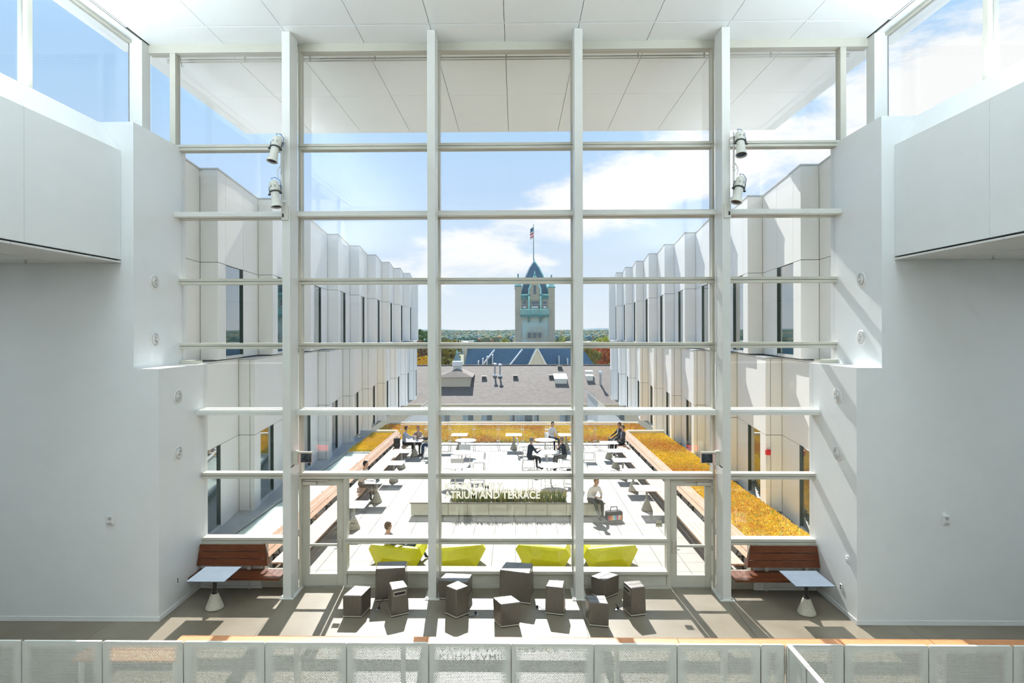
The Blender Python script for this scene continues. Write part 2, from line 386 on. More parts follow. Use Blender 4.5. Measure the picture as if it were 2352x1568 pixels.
names = {1: 'tall glazed bay above the left wooden bench', 2: 'tall glazed bay with the left door', 3: 'tall middle glazed bay framing the stone tower', 4: 'tall glazed bay with the right door', 5: 'tall glazed bay above the right wooden bench'}
xr = {2: (-4.825, -1.69), 3: (-1.58, 1.58), 4: (1.69, 4.825)}
for n in (2, 3, 4):
    p = thing('window_%d' % n, names[n], 'window', kind='structure'); x0, x1 = xr[n]
    upper_rows(p, x0, x1, ROWS[1:], HEAD)
    frame_v(p, x0 + .03, 0.0, HEAD); frame_v(p, x1 - .03, 0.0, HEAD)
    a, b_ = x0, x1
    if n == 2: a = -3.745
    if n == 4: b_ = 3.745
    if n != 3: frame_v(p, -3.745 if n == 2 else 3.745, 0, 2.53, .075)
    frame_h(p, a, b_, 1.08)
    pane(p, a + .03, b_ - .03, 1.14, 2.53); pane(p, a + .03, b_ - .03, .37, 1.02)
    MB().box(a, b_, 14.0, 14.3, .33, .40).build('sill', M_FRAME, p)
    MB().box(a + .05, b_ - .05, 14.05, 14.25, .07, .325).build('kick_panel', mat('beige_panel', (.56, .55, .48), .4, var=.02), p)
    MB().box(a, b_, 14.02, 14.27, 0.0, .065).build('base_rail', M_FRAME, p)
for s, n in ((-1, 1), (1, 5)):
    p = thing('window_%d' % n, names[n], 'window', kind='structure')
    def X(a, b_): return (min(s * a, s * b_), max(s * a, s * b_))
    lo, up, inn = 7.30, 7.80, 4.97
    x0, x1 = X(lo, inn)
    for z in (1.08, 2.59, 4.09):
        frame_h(p, x0, x1, z)
    ledge(p, x0 - .06, x1 + .06, 4.09)
    for a, b_ in ((1.08, 2.59), (2.59, 4.09), (4.09, 5.19)):
        pane(p, x0 + .03, x1 - .03, a + .05, b_ - .0)
    frame_v(p, s * 7.26, .98, 5.28, .13)
    frame_v(p, s * 5.0, 0, HEAD, .05)
    x0, x1 = X(up, inn)
    for z in (5.615, 7.12, 8.65, 10.25): frame_h(p, x0, x1, z)
    ledge(p, x0 - .10, x1 + .06, 8.65)
    xa, xb = X(7.84, 7.2)
    MB().box(xa, xb, 14.03, 14.27, 5.19, 5.28).build('transom', M_FRAME, p)
    for a, b_ in ((5.19, 5.615), (5.615, 7.12), (7.12, 8.65), (8.65, 10.25), (10.25, HEAD)):
        pane(p, x0 + .03, x1 - .03, a + .05, b_ - .05)
    frame_v(p, s * 7.775, 5.19, HEAD, .13)
    xa, xb = X(8.33, 7.83)
    pane(p, xa, xb, 10.27, HEAD - .04)
    xa, xb = X(8.36, inn)
    MB().box(xa, xb, 14.03, 14.27, HEAD - .07, 12.649).build('head', M_FRAME, p)
    # knee wall behind the bench, glazed gap next to the column
    for k in range(3):
        xa, xb = X(7.30 - k * .54, 7.30 - (k + 1) * .54 + .008)
        MB().box(xa, xb, 13.99, 14.12, .055, .985).build('knee_panel', M_WALL, p)
    xa, xb = X(7.30, 5.68); MB().box(xa, xb, 13.975, 14.12, 0, .05).build('base_rail', M_WALL, p)
    xa, xb = X(5.68, 4.97); pane(p, xa + .02, xb - .02, .36, 1.02)
    MB().box(xa, xb, 14.03, 14.27, 0, .36).build('kick_panel', MATS["beige_panel"], p)
    frame_v(p, s * 5.66, 0, 1.02, .06)
    # clerestory along the side
    q = thing('window_%d' % (6 if s < 0 else 7), 'high side window above the %s gallery front' % ('left' if s < 0 else 'right'), 'window', kind='structure')
    MB().box(*X(8.57, 8.69), -4, 13.8, 10.27, 10.31).build('sill', M_FRAME, q)
    MB().box(*X(8.57, 8.69), -4, 13.8, 12.58, 12.645).build('head', M_FRAME, q)
    for y in (10.83, 7.62, 4.4, 1.2, -2.0): MB().box(*X(8.54, 8.72), y - .06, y + .06, 10.31, 12.58).build('mullion', M_FRAME, q)
    for y0, y1 in ((-1.94, 1.14), (1.26, 4.34), (4.46, 7.56), (7.68, 10.77), (10.89, 13.78)): MB().box(*X(8.62, 8.645), y0, y1, 10.31, 12.58).build('pane', M_GLASS, q)

def door(s, n):
    d = thing('door_%d' % n, 'glass door with wide grey frame in the %s bay' % ('left' if s < 0 else 'right'), 'door', (s * 4.28, 14.10, 0), kind='structure')
    w, h = .475, 2.50
    for a in (-1, 1): MB().box(min(a * w, a * (w - .15)), max(a * w, a * (w - .15)), 0, .06, .01, h).build('stile', M_FRAME, d, bev=.004)
    MB().box(-w + .15, w - .15, 0, .06, h - .15, h).build('top_rail', M_FRAME, d)
    MB().box(-w + .15, w - .15, 0, .06, .01, .285).build('bottom_rail', M_FRAME, d)
    MB().box(-w + .15, w - .15, -.005, .055, .935, .985).build('middle_rail', M_FRAME, d)
    MB().box(-w + .14, w - .14, .02, .04, .28, h - .14).build('pane', M_GLASS, d)
    hx = -s * (w - .075)      # handle on the side towards the middle of the hall
    hp = MB().box(hx - .04, hx + .04, -.02, 0, .80, 1.10).build('handle_plate', M_CHROME, d, bev=.012)
    MB().tube([(hx, -.02, .9), (hx, -.065, .9), (hx + s * .13, -.065, .9)], .011).build('lever', M_CHROME, hp)
    cx = s * .30
    MB().box(cx - .16, cx + .16, -.055, 0, h - .13, h - .05).build('closer_box', M_FRAME, d, bev=.006)
    MB().box(min(s * .42, -s * .14), max(s * .42, -s * .14), -.05, -.025, h - .035, h - .005).build('closer_arm', M_CHROME, d)
    for z in (.25, .92, 1.55, 2.25): MB().lathe([(.013, -.06), (.013, .06)], (s * (w + .006), -.012, z), 8).build('hinge', M_CHROME, d)
    MB().box(s * (w + .045) - .028, s * (w + .045) + .028, -.06, .17, 0, 2.53).build('jamb', M_FRAME, d)
    MB().box(-w - .01, w + .01, -.05, .12, 0, .012).build('threshold', M_CHROME, d)
door(-1, 1); door(1, 2)

# ------------------------------------------------------------------ unseen cove lamps added behind the gallery fronts to brighten the hall
COVE_FILL_W = 1720.0
for s, n in ((-1, 'left'), (1, 'right')):
    lt = thing('added_cove_light', 'long added cove fill lamp lying behind the folded top of the %s gallery front' % n, 'lamp', (s * 8.42, 0, 10.272))
    MB().box(-.05, .05, -3.8, 10.6, 0, .02).build('housing', M_COL, lt)
    MB().box(-.04, .04, -3.75, 10.55, .02, .024).build('diffuser', mat('added_lamp_diffuser', (.9, .9, .88), .5, emit=(.83, .94, 1.0), estr=3.0), lt)
    ld = bpy.data.lights.new('cove', 'AREA'); ld.shape = 'RECTANGLE'; ld.size = .08; ld.size_y = 14.2; ld.energy = COVE_FILL_W; ld.color = (.83, .94, 1.0)
    lo = bpy.data.objects.new('added_lamp_light', ld); C.objects.link(lo); lo.parent = lt; lo.location = (0, 3.4, .026); lo.rotation_euler = (0, R(180 - s * 14), 0)

    for j, y in enumerate((5.4, 7.0, 8.6)):  # out-of-view downlights added to lift the walls below the soffit
        lt = thing('added_downlight', 'added round fill downlight in the %s gallery soffit, %s of three' % (n, ('farthest back', 'middle one', 'nearest the glass')[j]), 'lamp', (s * 11.5, y, 7.37))
        MB().lathe([(.24, 0), (.25, -.02), (.21, -.024), (.20, -.004)], n=24).build('trim_ring', M_COL, lt)
        MB().lathe([(.198, -.008), (.198, -.011)], n=24).build('diffuser', MATS['added_lamp_diffuser'], lt)
        ld = bpy.data.lights.new('passage', 'AREA'); ld.shape = 'DISK'; ld.size = .38; ld.energy = 26.0; ld.color = (.83, .94, 1.0)
        lo = bpy.data.objects.new('added_lamp_light', ld); C.objects.link(lo); lo.parent = lt; lo.location = (0, 0, -.03)
# ------------------------------------------------------------------ the two folded wings beside the terrace
PERIOD = 3.80
def slab(a, b, z0, z1, m, name, parent, th=.05, g=.008, rec=0.0):
    # upright panel between plan points a and b; inner side faces the terrace axis
    a = Vector((a[0], a[1])); b = Vector((b[0], b[1])); d = (b - a).normalized(); a = a + d * g; b = b - d * g
    n = Vector((d.y, -d.x))
    mid = (a + b) / 2
    if n.x * mid.x < 0 and abs(n.x) > .5: n = -n            # backwards means away from the axis
    if abs(n.x) <= .5: n = Vector((0, 1))
    a1 = a + n * rec; b1 = b + n * rec; a2 = a1 + n * th; b2 = b1 + n * th
    return MB().prism([tuple(a1), tuple(b1), tuple(b2), tuple(a2)] if True else [], z0 + g, z1 - g).build(name, m, parent)
M_COPE = mat('grey_coping', (.58, .60, .60), .4)
M_JAMB = mat('dark_green_jamb', (.035, .06, .055), .3)
def wing(s, label):
    w = thing('building_wing', label, 'building')
    def lerp(p, q, t): return (p[0] + (q[0] - p[0]) * t, p[1] + (q[1] - p[1]) * t)
    for (xi, xo, y0, z0, zj, z1, ks, storey) in ((8.03, 8.53, 16.69, 5.16, 7.88, 10.45, range(-1, 10), 'up'), (7.95, 8.45, 18.85, .35, 2.72, 5.08, range(-2, 9), 'low')):
        for k in ks:
            yk = y0 + PERIOD * k
            A = (s * xi, yk); B = (s * xo, yk + PERIOD); O = (s * xo, yk)
            t0 = max(0.0, (14.36 - yk) / PERIOD)
            if yk > 14.4:
                fs = [(0, 1)] if storey == 'up' else [(0, .3), (.3, 1)]
                for u, v in fs:
                    for za, zb in ((z0, zj), (zj, z1)): slab(lerp(A, O, u), lerp(A, O, v), za, zb, M_FACADE, 'facade_panel', w)
            if storey == 'up' and k == 9: 
                slab(lerp(A, B, 0), lerp(A, B, .4), z0, z1, M_FACADE, 'facade_panel', w)
                continue
            cuts = [(0, .17), (.17, .58), (.58, 1)]
            for u, v in (cuts if storey == 'up' else [(0, 1)]):
                u = max(u, t0)
                if v - u > .02: slab(lerp(A, B, u), lerp(A, B, v), zj, z1, M_FACADE, 'facade_panel', w)
            for i, (u, v) in enumerate(cuts):
                u = max(u, t0)
                if v - u < .02: continue
                if i != 1: slab(lerp(A, B, u), lerp(A, B, v), z0, zj, M_FACADE, 'facade_panel', w)
                else:
                    wn = slab(lerp(A, B, v - .012), lerp(A, B, v), z0 + .02, zj, M_JAMB, 'window', w, th=.12, g=.001)
                    slab(lerp(A, B, u), lerp(A, B, v - .012), z0 + .10, zj - .01, M_DARKGLASS, 'pane', wn, th=.03, g=.0, rec=.05)
                    slab(lerp(A, B, u), lerp(A, B, v - .012), z0, z0 + .09, M_COPE, 'window_sill', wn, th=.12, g=.0)
            ya = max(yk, 14.36); f = (ya - yk) / PERIOD; xa = xi + (xo - xi) * f
            poly = [(s * (xa - .02), ya - .02), (s * (xo - .02), yk + PERIOD), (s * (xo + .3), yk + PERIOD), (s * (xo + .3), ya - .02)]
            if s > 0: pass
            else: poly = poly[::-1]
            MB().prism(poly, z1, z1 + .045).build('coping', M_COPE, w)
    MB().box(min(s * 8.62, s * 12.5), max(s * 8.62, s * 12.5), 14.4, 52.5, .05, 10.3).build('core', mat('core_grey', (.3, .3, .3), .8), w)
    return w
wing(-1, 'folded white panel wing with tall dark windows left of the terrace')
wing(1, 'folded white panel wing with tall dark windows right of the terrace')
al = thing('fire_alarm', 'small red fire alarm box on the right wing wall', 'alarm', (7.99, 18.78, 2.12))
MB().box(-.07, .07, -.05, .06, 0, .16).build('housing', mat('red_plastic', (.7, .02, .03), .4), al, bev=.01)
MB().box(-.012, .012, -.02, .05, -.28, 0).build('conduit', M_PLATE, al)

# ------------------------------------------------------------------ terrace paving
te = MB().box(-6.2, 6.2, 14.3, 31.9, -.5, -.035).build('terrace', mat('paver_bedding', (.20, .17, .13), .9))
tag(te, 'pale paved roof terrace outside the glass wall', 'terrace', kind='structure')
M_PAVER = mat('pale_concrete_paver', (.385, .365, .33), .7, col2=(.34, .325, .295), scale=1.6, detail=6, bump=.05, bscale=150)
w_ = .618; cnt = 0; far = MB()
pm = MB().box(.005, w_ - .005, .005, w_ - .005, -.04, 0).mesh('paver', M_PAVER)
for k in range(-2, 27):
    for j in range(-10, 10):
        x = .215 + j * w_; y = 15.648 + k * w_
        if x < -5.95 or x + w_ > 6.0 or y < 14.32 or y + w_ > 31.8: continue
        if cnt < 300:
            shared('paver', pm, te, (x, y, 0)); cnt += 1
        else: far.box(x + .005, x + w_ - .005, y + .005, y + w_ - .005, -.04, 0)
tag(far.build('far_pavers', M_PAVER, te), kind='stuff')
MB().box(-6.0, 6.0, 14.28, 14.41, -.05, 0.0).build('edge_paver', M_PAVER, te)

# ------------------------------------------------------------------ raised beds behind the benches
M_BED = mat('bed_wall_grey', (.55, .56, .55), .6, var=.04)
M_STEEL = mat('galvanised_grey', (.40, .42, .42), .4, metal=.3, var=.05)
for s, nm in ((-1, 'left'), (1, 'right')):
    b = thing('trim_%d' % (2 if s < 0 else 3), 'low grey bed wall behind the %s terrace bench' % nm, 'wall', kind='structure')
    for k in range(14):
        MB().box(min(s * 5.95, s * 6.10), max(s * 5.95, s * 6.10), 14.36 + k * 1.25, 14.36 + k * 1.25 + 1.242, 0, .58).build('wall_panel', M_BED, b)
    MB().box(min(s * 6.10, s * 8.45), max(s * 6.10, s * 8.45), 14.36, 32.0, 0, .30).build('bed_base', M_BED, b)
    MB().box(min(s * 6.1, s * 8.0), max(s * 6.1, s * 8.0), 31.9, 32.1, .3, .72).build('end_kerb', M_FACADE, b)
    a, c = s * 7.34, s * 7.42
    MB().box(min(a, c), max(a, c), 14.36, 31.9, .30, .56).build('kerb', M_STEEL, b)
    if s < 0:
        MB().box(-8.44, -7.42, 14.36, 31.9, .30, .36).build('gutter', mat('grey_membrane', (.42, .44, .45), .6, var=.05), b)

# frosted skylight along the left bed
sk = thing('glass_skylight', 'frosted pale green glass skylight strip behind the left terrace bench', 'skylight', (-6.72, 0, .46))
M_FROST = mat('frosted_green_glass', (.62, .74, .68), .18, spec=.6, var=.08, scale=1.5)
for k in range(8):
    y0 = 14.4 + k * 1.585
    MB().box(-.60, .60, y0 + .01, y0 + 1.575, 0, .03).build('glass_panel', M_FROST, sk)
MB().box(-.62, .62, 14.38, 27.1, -.16, -.01).build('skylight_kerb', M_STEEL, sk)
MB().box(-.62, .62, 27.09, 27.2, -.16, .08).build('end_frame', M_FACADE, sk)

rd = MB().box(-7.93, 7.93, 31.95, 38.3, -1.2, .03).build('roof_deck', M_BED); tag(rd, 'grey roof deck under the far stonecrop', 'deck', kind='structure')
MB().box(-7.9, 7.9, 38.1, 38.3, .03, .22).build('edge_kerb', M_FACADE, rd)
# stonecrop planting: low mounds of leaf clumps, too many to count
M_SED = mat('stonecrop', (.82, .52, .08), .8, col2=(.58, .42, .08), scale=5.0, detail=8)
M_SED2 = mat('stonecrop_yellow', (.92, .62, .06), .8, var=.2, scale=9)
M_SED3 = mat('stonecrop_red', (.66, .30, .08), .8, var=.2, scale=9)
M_SED4 = mat('stonecrop_green', (.48, .50, .10), .8, var=.2, scale=9)
def sedum(name, label, x0, x1, y0, y1, z, n, size, skip=None, seed=1):
    rnd = random.Random(seed)
    m = MB(); nx = max(3, int((x1 - x0) / .35)); ny = max(3, int((y1 - y0) / .5)); base = []
    for j in range(ny + 1):
        for i in range(nx + 1):
            base.append((x0 + (x1 - x0) * i / nx, y0 + (y1 - y0) * j / ny, z + rnd.uniform(-.02, .035)))
    fs = [(j * (nx + 1) + i, j * (nx + 1) + i + 1, (j + 1) * (nx + 1) + i + 1, (j + 1) * (nx + 1) + i) for j in range(ny) for i in range(nx)]
    m.add(base, fs, 0)
    ph = [rnd.uniform(0, 6.28) for _ in range(6)]
    for _ in range(n):
        x = rnd.uniform(x0, x1); y = rnd.uniform(y0, y1)
        v = math.sin(x * 2.1 + ph[0]) + math.sin(y * 1.3 + ph[1]) + math.sin((x + y) * .9 + ph[2]) + rnd.gauss(0, 1.7)
        mi = 1 if v > .5 else (2 if v < -2.2 else (3 if v > -.25 and v < .1 else 0))
        h = size * rnd.uniform(.5, 1.3); r = size * rnd.uniform(.6, 1.2); a = rnd.uniform(0, 6.28)
        p = [(x + r * math.cos(a + q * 2.094), y + r * math.sin(a + q * 2.094), z - .01) for q in range(3)]
        t = (x + rnd.uniform(-.4, .4) * r, y + rnd.uniform(-.4, .4) * r, z + h)
        m.add(p + [t], [(0, 1, 3), (1, 2, 3), (2, 0, 3)], mi)
    o = m.build(name, [M_SED, M_SED2, M_SED3, M_SED4]); return tag(o, label, 'groundcover', kind='stuff')
sedum('stonecrop_bed', 'orange and yellow stonecrop bed between the right bench and wing', 6.12, 7.93, 14.4, 31.9, .55, 24000, .075, seed=3)
sedum('stonecrop_bed', 'small orange stonecrop bed at the far end of the left bench', -7.33, -6.12, 27.25, 31.9, .55, 6500, .075, seed=4)
sedum('stonecrop_bed', 'wide orange stonecrop roof beyond the terrace glass railing', -7.9, 7.9, 32.2, 38.0, .06, 22000, .11, seed=5)

# ------------------------------------------------------------------ terrace benches of long boards
M_BRKT = mat('dark_bracket', (.06, .07, .07), .4, metal=.5)
def ext_bench(s, label, y1):
    b = thing('slatted_bench', label, 'bench')
    segs = [14.36, 18.5, 22.7, 26.9, y1]
    for q in range(4):
        ya, yb = segs[q] + .004, segs[q + 1] - .004
        for i in range(4):
            xa = 5.03 + i * .146
            MB().box(min(s * xa, s * (xa + .138)), max(s * xa, s * (xa + .138)), ya, yb, .415, .455).build('seat_board', M_WOODO, b)
        for i in range(3):
            f0, f1 = i / 3, (i + 1) / 3 - .03
            p0 = Vector((5.66 + .24 * f0, .58 + .31 * f0)); p1 = Vector((5.66 + .24 * f1, .58 + .31 * f1)); n = Vector((.79, -.61)) * .035
            pts = [(s * p0.x, ya, p0.y), (s * p1.x, ya, p1.y), (s * (p1.x + n.x), ya, p1.y + n.y), (s * (p0.x + n.x), ya, p0.y + n.y)]
            MB().extr(pts if s < 0 else pts[::-1], (0, yb - ya, 0)).build('back_board', M_WOODO, b)
    for k in range(12):
        y = 15.0 + k * 1.4
        if y > y1 - .2: break
        m = MB(); m.bar((s * 5.06, y, .40), (s * 5.94, y, .40), .05, .03); m.bar((s * 5.62, y, .40), (s * 5.72, y, .62), .05, .03); m.bar((s * 5.72, y, .58), (s * 5.95, y, .86), .05, .03)
        m.bar((s * 5.80, y, 0), (s * 5.80, y, .40), .05, .05)
        m.build('bracket', M_BRKT, b)
    return b
ext_bench(-1, 'long weathered timber bench along the left side of the terrace', 31.2)
ext_bench(1, 'long weathered timber bench along the right side of the terrace', 31.2)

def int_bench(s, label):
    b = thing('slatted_bench', label, 'bench')
    xo, xc, y0, z0, z1 = 7.095, 5.06, 13.42, .405, .455
    for i in range(4):
        d0, d1 = i * .138, i * .138 + .131
        # board along the glass, mitred
        P = [(xo, y0 + d0), (xc + d0, y0 + d0), (xc + d1, y0 + d1), (xo, y0 + d1)]
        P = [(s * x, y) for x, y in P]
        MB().prism(P if s < 0 else P[::-1], z0, z1).build('seat_board', M_WOODR, b)
        P = [(xc + d0, y0 + d0 + .006), (xc + d0, 13.97), (xc + d1, 13.97), (xc + d1, y0 + d1 + .006)]
        P = [(s * x, y) for x, y in P]
        MB().prism(P if s > 0 else P[::-1], z0, z1).build('seat_board', MATS['int_cross'], b)
    for i in range(3):
        f0, f1 = i / 3, (i + 1) / 3 - .025
        p0 = Vector((13.79 + .15 * f0, .59 + .45 * f0)); p1 = Vector((13.79 + .15 * f1, .59 + .45 * f1)); n = Vector((.95, -.32)) * .035
        q = [p0, p1, p1 + n, p0 + n]
        xl = lambda t: 5.47 + .13 * t           # mitred end leans back with the board
        V = [(s * xo, a.x, a.y) for a in q] + [(s * xl((a.y - .59) / .45), a.x, a.y) for a in q]
        MB().add(V, [(0, 1, 2, 3), (7, 6, 5, 4), (0, 4, 5, 1), (1, 5, 6, 2), (2, 6, 7, 3), (3, 7, 4, 0)]).build('back_board', M_WOODR, b)
        yend = 13.985
        V = [(s * xl(f0), p0.x + .002, p0.y), (s * xl(f1), p1.x + .002, p1.y), (s * (xl(f1) + .035), p1.x + .035, p1.y), (s * (xl(f0) + .035), p0.x + .035, p0.y),
             (s * xl(f0), yend, p0.y), (s * xl(f1), yend, p1.y), (s * (xl(f1) + .035), yend, p1.y), (s * (xl(f0) + .035), yend, p0.y)]
        MB().add(V, [(0, 1, 2, 3), (7, 6, 5, 4), (0, 4, 5, 1), (1, 5, 6, 2), (2, 6, 7, 3), (3, 7, 4, 0)]).build('back_board', MATS['int_cross'], b)
    for x in (6.85, 5.95):
        m = MB(); m.bar((s * x, 13.5, .385), (s * x, 13.99, .385), .06, .035); m.bar((s * x, 13.93, .36), (s * x, 13.93, .72), .07, .03)
        m.build('bracket', M_COL, b)
    for x in (6.85, 5.95): MB().box(s * x - .03, s * x + .03, 13.94, 13.975, 0, .38).build('leg', M_COL, b)
mat('int_cross', (.17, .05, .018), .36, col2=(.10, .028, .010), scale=7.0, stretch=(9, 1, 9), detail=6)
int_bench(-1, 'dark red timber corner bench under the glass at the left wall')
int_bench(1, 'dark red timber corner bench under the glass at the right wall')

# ------------------------------------------------------------------ square tables on cone bases
def square_table(pole_mat, top_mat):
    t = thing('square_table', '', 'table')
    MB().box(-.40, .40, -.40, .40, .728, .742).build('table_top', top_mat, t)
    MB().box(-.18, .18, -.18, .18, .716, .728).build('mounting_plate', M_BRKT, t)
    MB().lathe([(.038, .33), (.038, .718)], n=16).build('pole', pole_mat, t, smooth=False)
    MB().lathe([(.062, .315), (.066, .34), (.05, .36), (.05, .37)], n=18).build('collar', pole_mat, t)
    MB().lathe([(.165, 0), (.185, .018), (.185, .035), (.075, .32), (.055, .33)], n=24).build('base', M_CONC, t)
    return kids(t)
ti = square_table(M_BLACK, M_TABLE); ti.location = (-6.26, 12.95, 0); tag(ti, 'square grey metal table with black pole and cone base by the left bench')
t2 = copy_tree(ti); t2.location = (6.33, 12.83, 0); tag(t2, 'square grey metal table with black pole and cone base by the right bench')
te_ = square_table(M_STEEL, mat('pale_metal_top', (.60, .625, .65), .3, metal=.2, var=.05, scale=3))
first = True
def place(x, y, label, rz=0, group='square tables on the terrace'):
    global first
    o = te_ if first else copy_tree(te_); first = False
    o.location = (x, y, 0); o.rotation_euler[2] = rz; return tag(o, label, 'table', group)
ordn = ('nearest', 'second nearest', 'third nearest', 'fourth nearest', 'fifth nearest')
for i, (x, y) in enumerate(((4.56, 20.15), (4.58, 22.6), (4.53, 24.5), (4.56, 26.45), (4.56, 28.35))):
    place(x, y, '%s square table of the row along the right terrace bench' % ordn[i])
for i, (x, y) in enumerate(((-4.66, 18.2), (-4.63, 21.05), (-4.62, 23.95), (-4.76, 26.3), (-4.62, 28.85))):
    place(x, y, '%s square table of the row along the left terrace bench' % ordn[i])
for x, y, lab in ((-2.62, 30.5, 'square table at the left end of the row by the glass railing'), (.11, 30.5, 'middle square table of the row by the glass railing'), (2.75, 30.5, 'square table at the right end of the row by the glass railing')):
    place(x, y, lab, group='square tables by the glass railing')

# round white tables
def round_table():
    t = thing('round_table', '', 'table')
    MB().lathe([(.44, .718), (.495, .722), (.50, .735), (.495, .745)], n=36).build('table_top', M_TABLEW, t)
    MB().lathe([(.03, .04), (.03, .72)], n=12).build('pole', M_CHROME, t)
    MB().lathe([(.24, 0), (.24, .015), (.05, .03), (.03, .06)], n=24).build('base', M_CHROME, t)
    MB().box(-.25, .25, -.02, .02, .70, .718).build('cross_arm', M_CHROME, t)
    MB().box(-.02, .02, -.25, .25, .698, .717).build('cross_arm', M_CHROME, t)
    return kids(t)
rt = round_table()
for i, (x, y, lab) in enumerate(((-2.12, 23.4, 'nearest white round table left of centre on the terrace'), (-2.10, 26.03, 'middle white round table left of centre on the terrace'), (-2.18, 28.93, 'farthest white round table left of centre on the terrace'),
                                 (1.575, 23.55, 'nearest white round table right of centre on the terrace'), (1.555, 26.1, 'white round table between the two seated men in dark clothes'), (1.61, 29.05, 'farthest white round table right of centre on the terrace'))):
    o = rt if i == 0 else copy_tree(rt); o.location = (x, y, 0); tag(o, lab, 'table', 'white round tables on the terrace')

# steel sled chairs
M_SEAT = mat('pale_mesh_seat', (.78, .79, .78), .5, var=.05, scale=60)
def sled_chair():
    t = thing('metal_chair', '', 'chair')          # faces local +y
    for sx in (-1, 1):
        x = sx * .25
        MB().tube([(x, -.28, .82), (x, -.22, .46), (x, -.20, .44), (x, .22, .44), (x, .25, .42), (x, .27, .03), (x, .25, .012), (x, -.25, .012), (x, -.27, .03), (x, -.21, .44)], .011, 6).build('side_frame', M_CHROME, t)
    MB().box(-.245, .245, -.21, .24, .445, .458).build('seat', M_SEAT, t)
    MB().hexa([(-.245, -.235, .54), (.245, -.235, .54), (.245, -.225, .54), (-.245, -.225, .54), (-.245, -.288, .82), (.245, -.288, .82), (.245, -.275, .82), (-.245, -.275, .82)]).build('backrest', M_SEAT, t)
    MB().tube([(-.25, -.25, .012), (.25, -.25, .012)], .01, 6).build('crossbar', M_CHROME, t)
    return kids(t)
ch = sled_chair(); CH = [0]
def chair(x, y, rz, lab):
    o = ch if CH[0] == 0 else copy_tree(ch); CH[0] += 1
    o.location = (x, y, 0); o.rotation_euler[2] = rz; tag(o, lab, 'chair', 'steel sled chairs on the terrace')
chair(-3.2, 29.6, R(-90), 'empty steel chair left of the farthest left round table')
chair(-1.35, 25.6, R(100), 'empty steel chair right of the middle left round table')
chair(-1.30, 23.9, R(95), 'empty steel chair right of the nearest left round table')
chair(-2.1, 27.2, R(180), 'empty steel chair between middle and farthest left round tables')
chair(-2.15, 24.7, R(0), 'empty steel chair between nearest and middle left round tables')
chair(3.55, 27.7, R(-90), 'empty steel chair standing alone beside the right row of tables')
chair(.75, 26.1, R(-90), 'steel chair under the man in the dark jacket')
chair(2.40, 26.15, R(100), 'steel chair under the man resting his face on his hand')
chair(.55, 29.1, R(-80), 'empty steel chair left of the farthest right round table')
chair(1.0, 22.75, R(-20), 'steel chair with its back to the planter near the right round table')
chair(2.35, 23.3, R(80), 'steel chair beside the nearest right round table, bag on it')
chair(-4.55, 29.55, R(180), 'steel chair under the woman facing the hall')
chair(-3.85, 28.85, R(90), 'steel chair under the person in black behind the column')

# ------------------------------------------------------------------ long low planter with grasses
pl = thing('planter_bench', 'long pale stone planter bench across the middle of the terrace', 'planter', (-.055, 19.45, 0))
M_STONE = mat('pale_cast_stone', (.80, .79, .70), .6, var=.05, scale=5)
xs_ = [-3.11, -2.55, -1.90, -1.28, -.60, 0.0, .6, 1.28, 1.90, 2.55, 3.11]
for a, b_ in zip(xs_[:-1], xs_[1:]):
    MB().box(a + .006, b_ - .006, 0, .06, .04, .40).build('front_panel', M_STONE, pl)
MB().box(-3.09, 3.09, .05, .60, .0, .36).build('core', M_STONE, pl)
MB().box(-3.13, -1.87, -.02, .62, .40, .45).build('cap', M_PAVER, pl); MB().box(1.87, 3.13, -.02, .62, .40, .45).build('cap', M_PAVER, pl)
MB().box(-1.87, 1.87, -.02, .05, .40, .45).build('cap', M_PAVER, pl); MB().box(-1.87, 1.87, .50, .62, .40, .45).build('cap', M_PAVER, pl)
MB().box(-1.87, 1.87, .05, .5, .36, .42).build('soil', mat('dark_soil', (.06, .045, .03), .9), pl)
MB().box(-3.0, 3.0, .02, .05, 0, .04).build('plinth', M_BRKT, pl)
rnd = random.Random(11); gm = MB()
for _ in range(900):
    x = rnd.uniform(-1.85, 1.85); y = rnd.uniform(19.54, 19.92); h = rnd.uniform(.22, .48); a = rnd.uniform(0, 6.28); l = rnd.uniform(.02, .22); wd = rnd.uniform(.008, .02)
    dx, dy = math.cos(a), math.sin(a); mi = 0 if rnd.random() < .6 else (1 if rnd.random() < .7 else 2)
    P0 = Vector((x, y, .40)); P1 = P0 + Vector((dx * l * .3, dy * l * .3, h * .6)); P2 = P0 + Vector((dx * l, dy * l, h)); q = Vector((-dy, dx, 0)) * wd
    gm.add([P0 - q, P0 + q, P1 + q * .8, P1 - q * .8, P2], [(0, 1, 2, 3), (3, 2, 4)], mi)
tag(gm.build('planter_grass', [mat('grass_grey_green', (.30, .36, .20), .7, var=.2), mat('grass_yellow', (.62, .52, .12), .7, var=.2), mat('grass_dark', (.08, .16, .03), .7, var=.2)]), 'spiky grey green grasses growing in the stone planter', 'grass', kind='stuff')

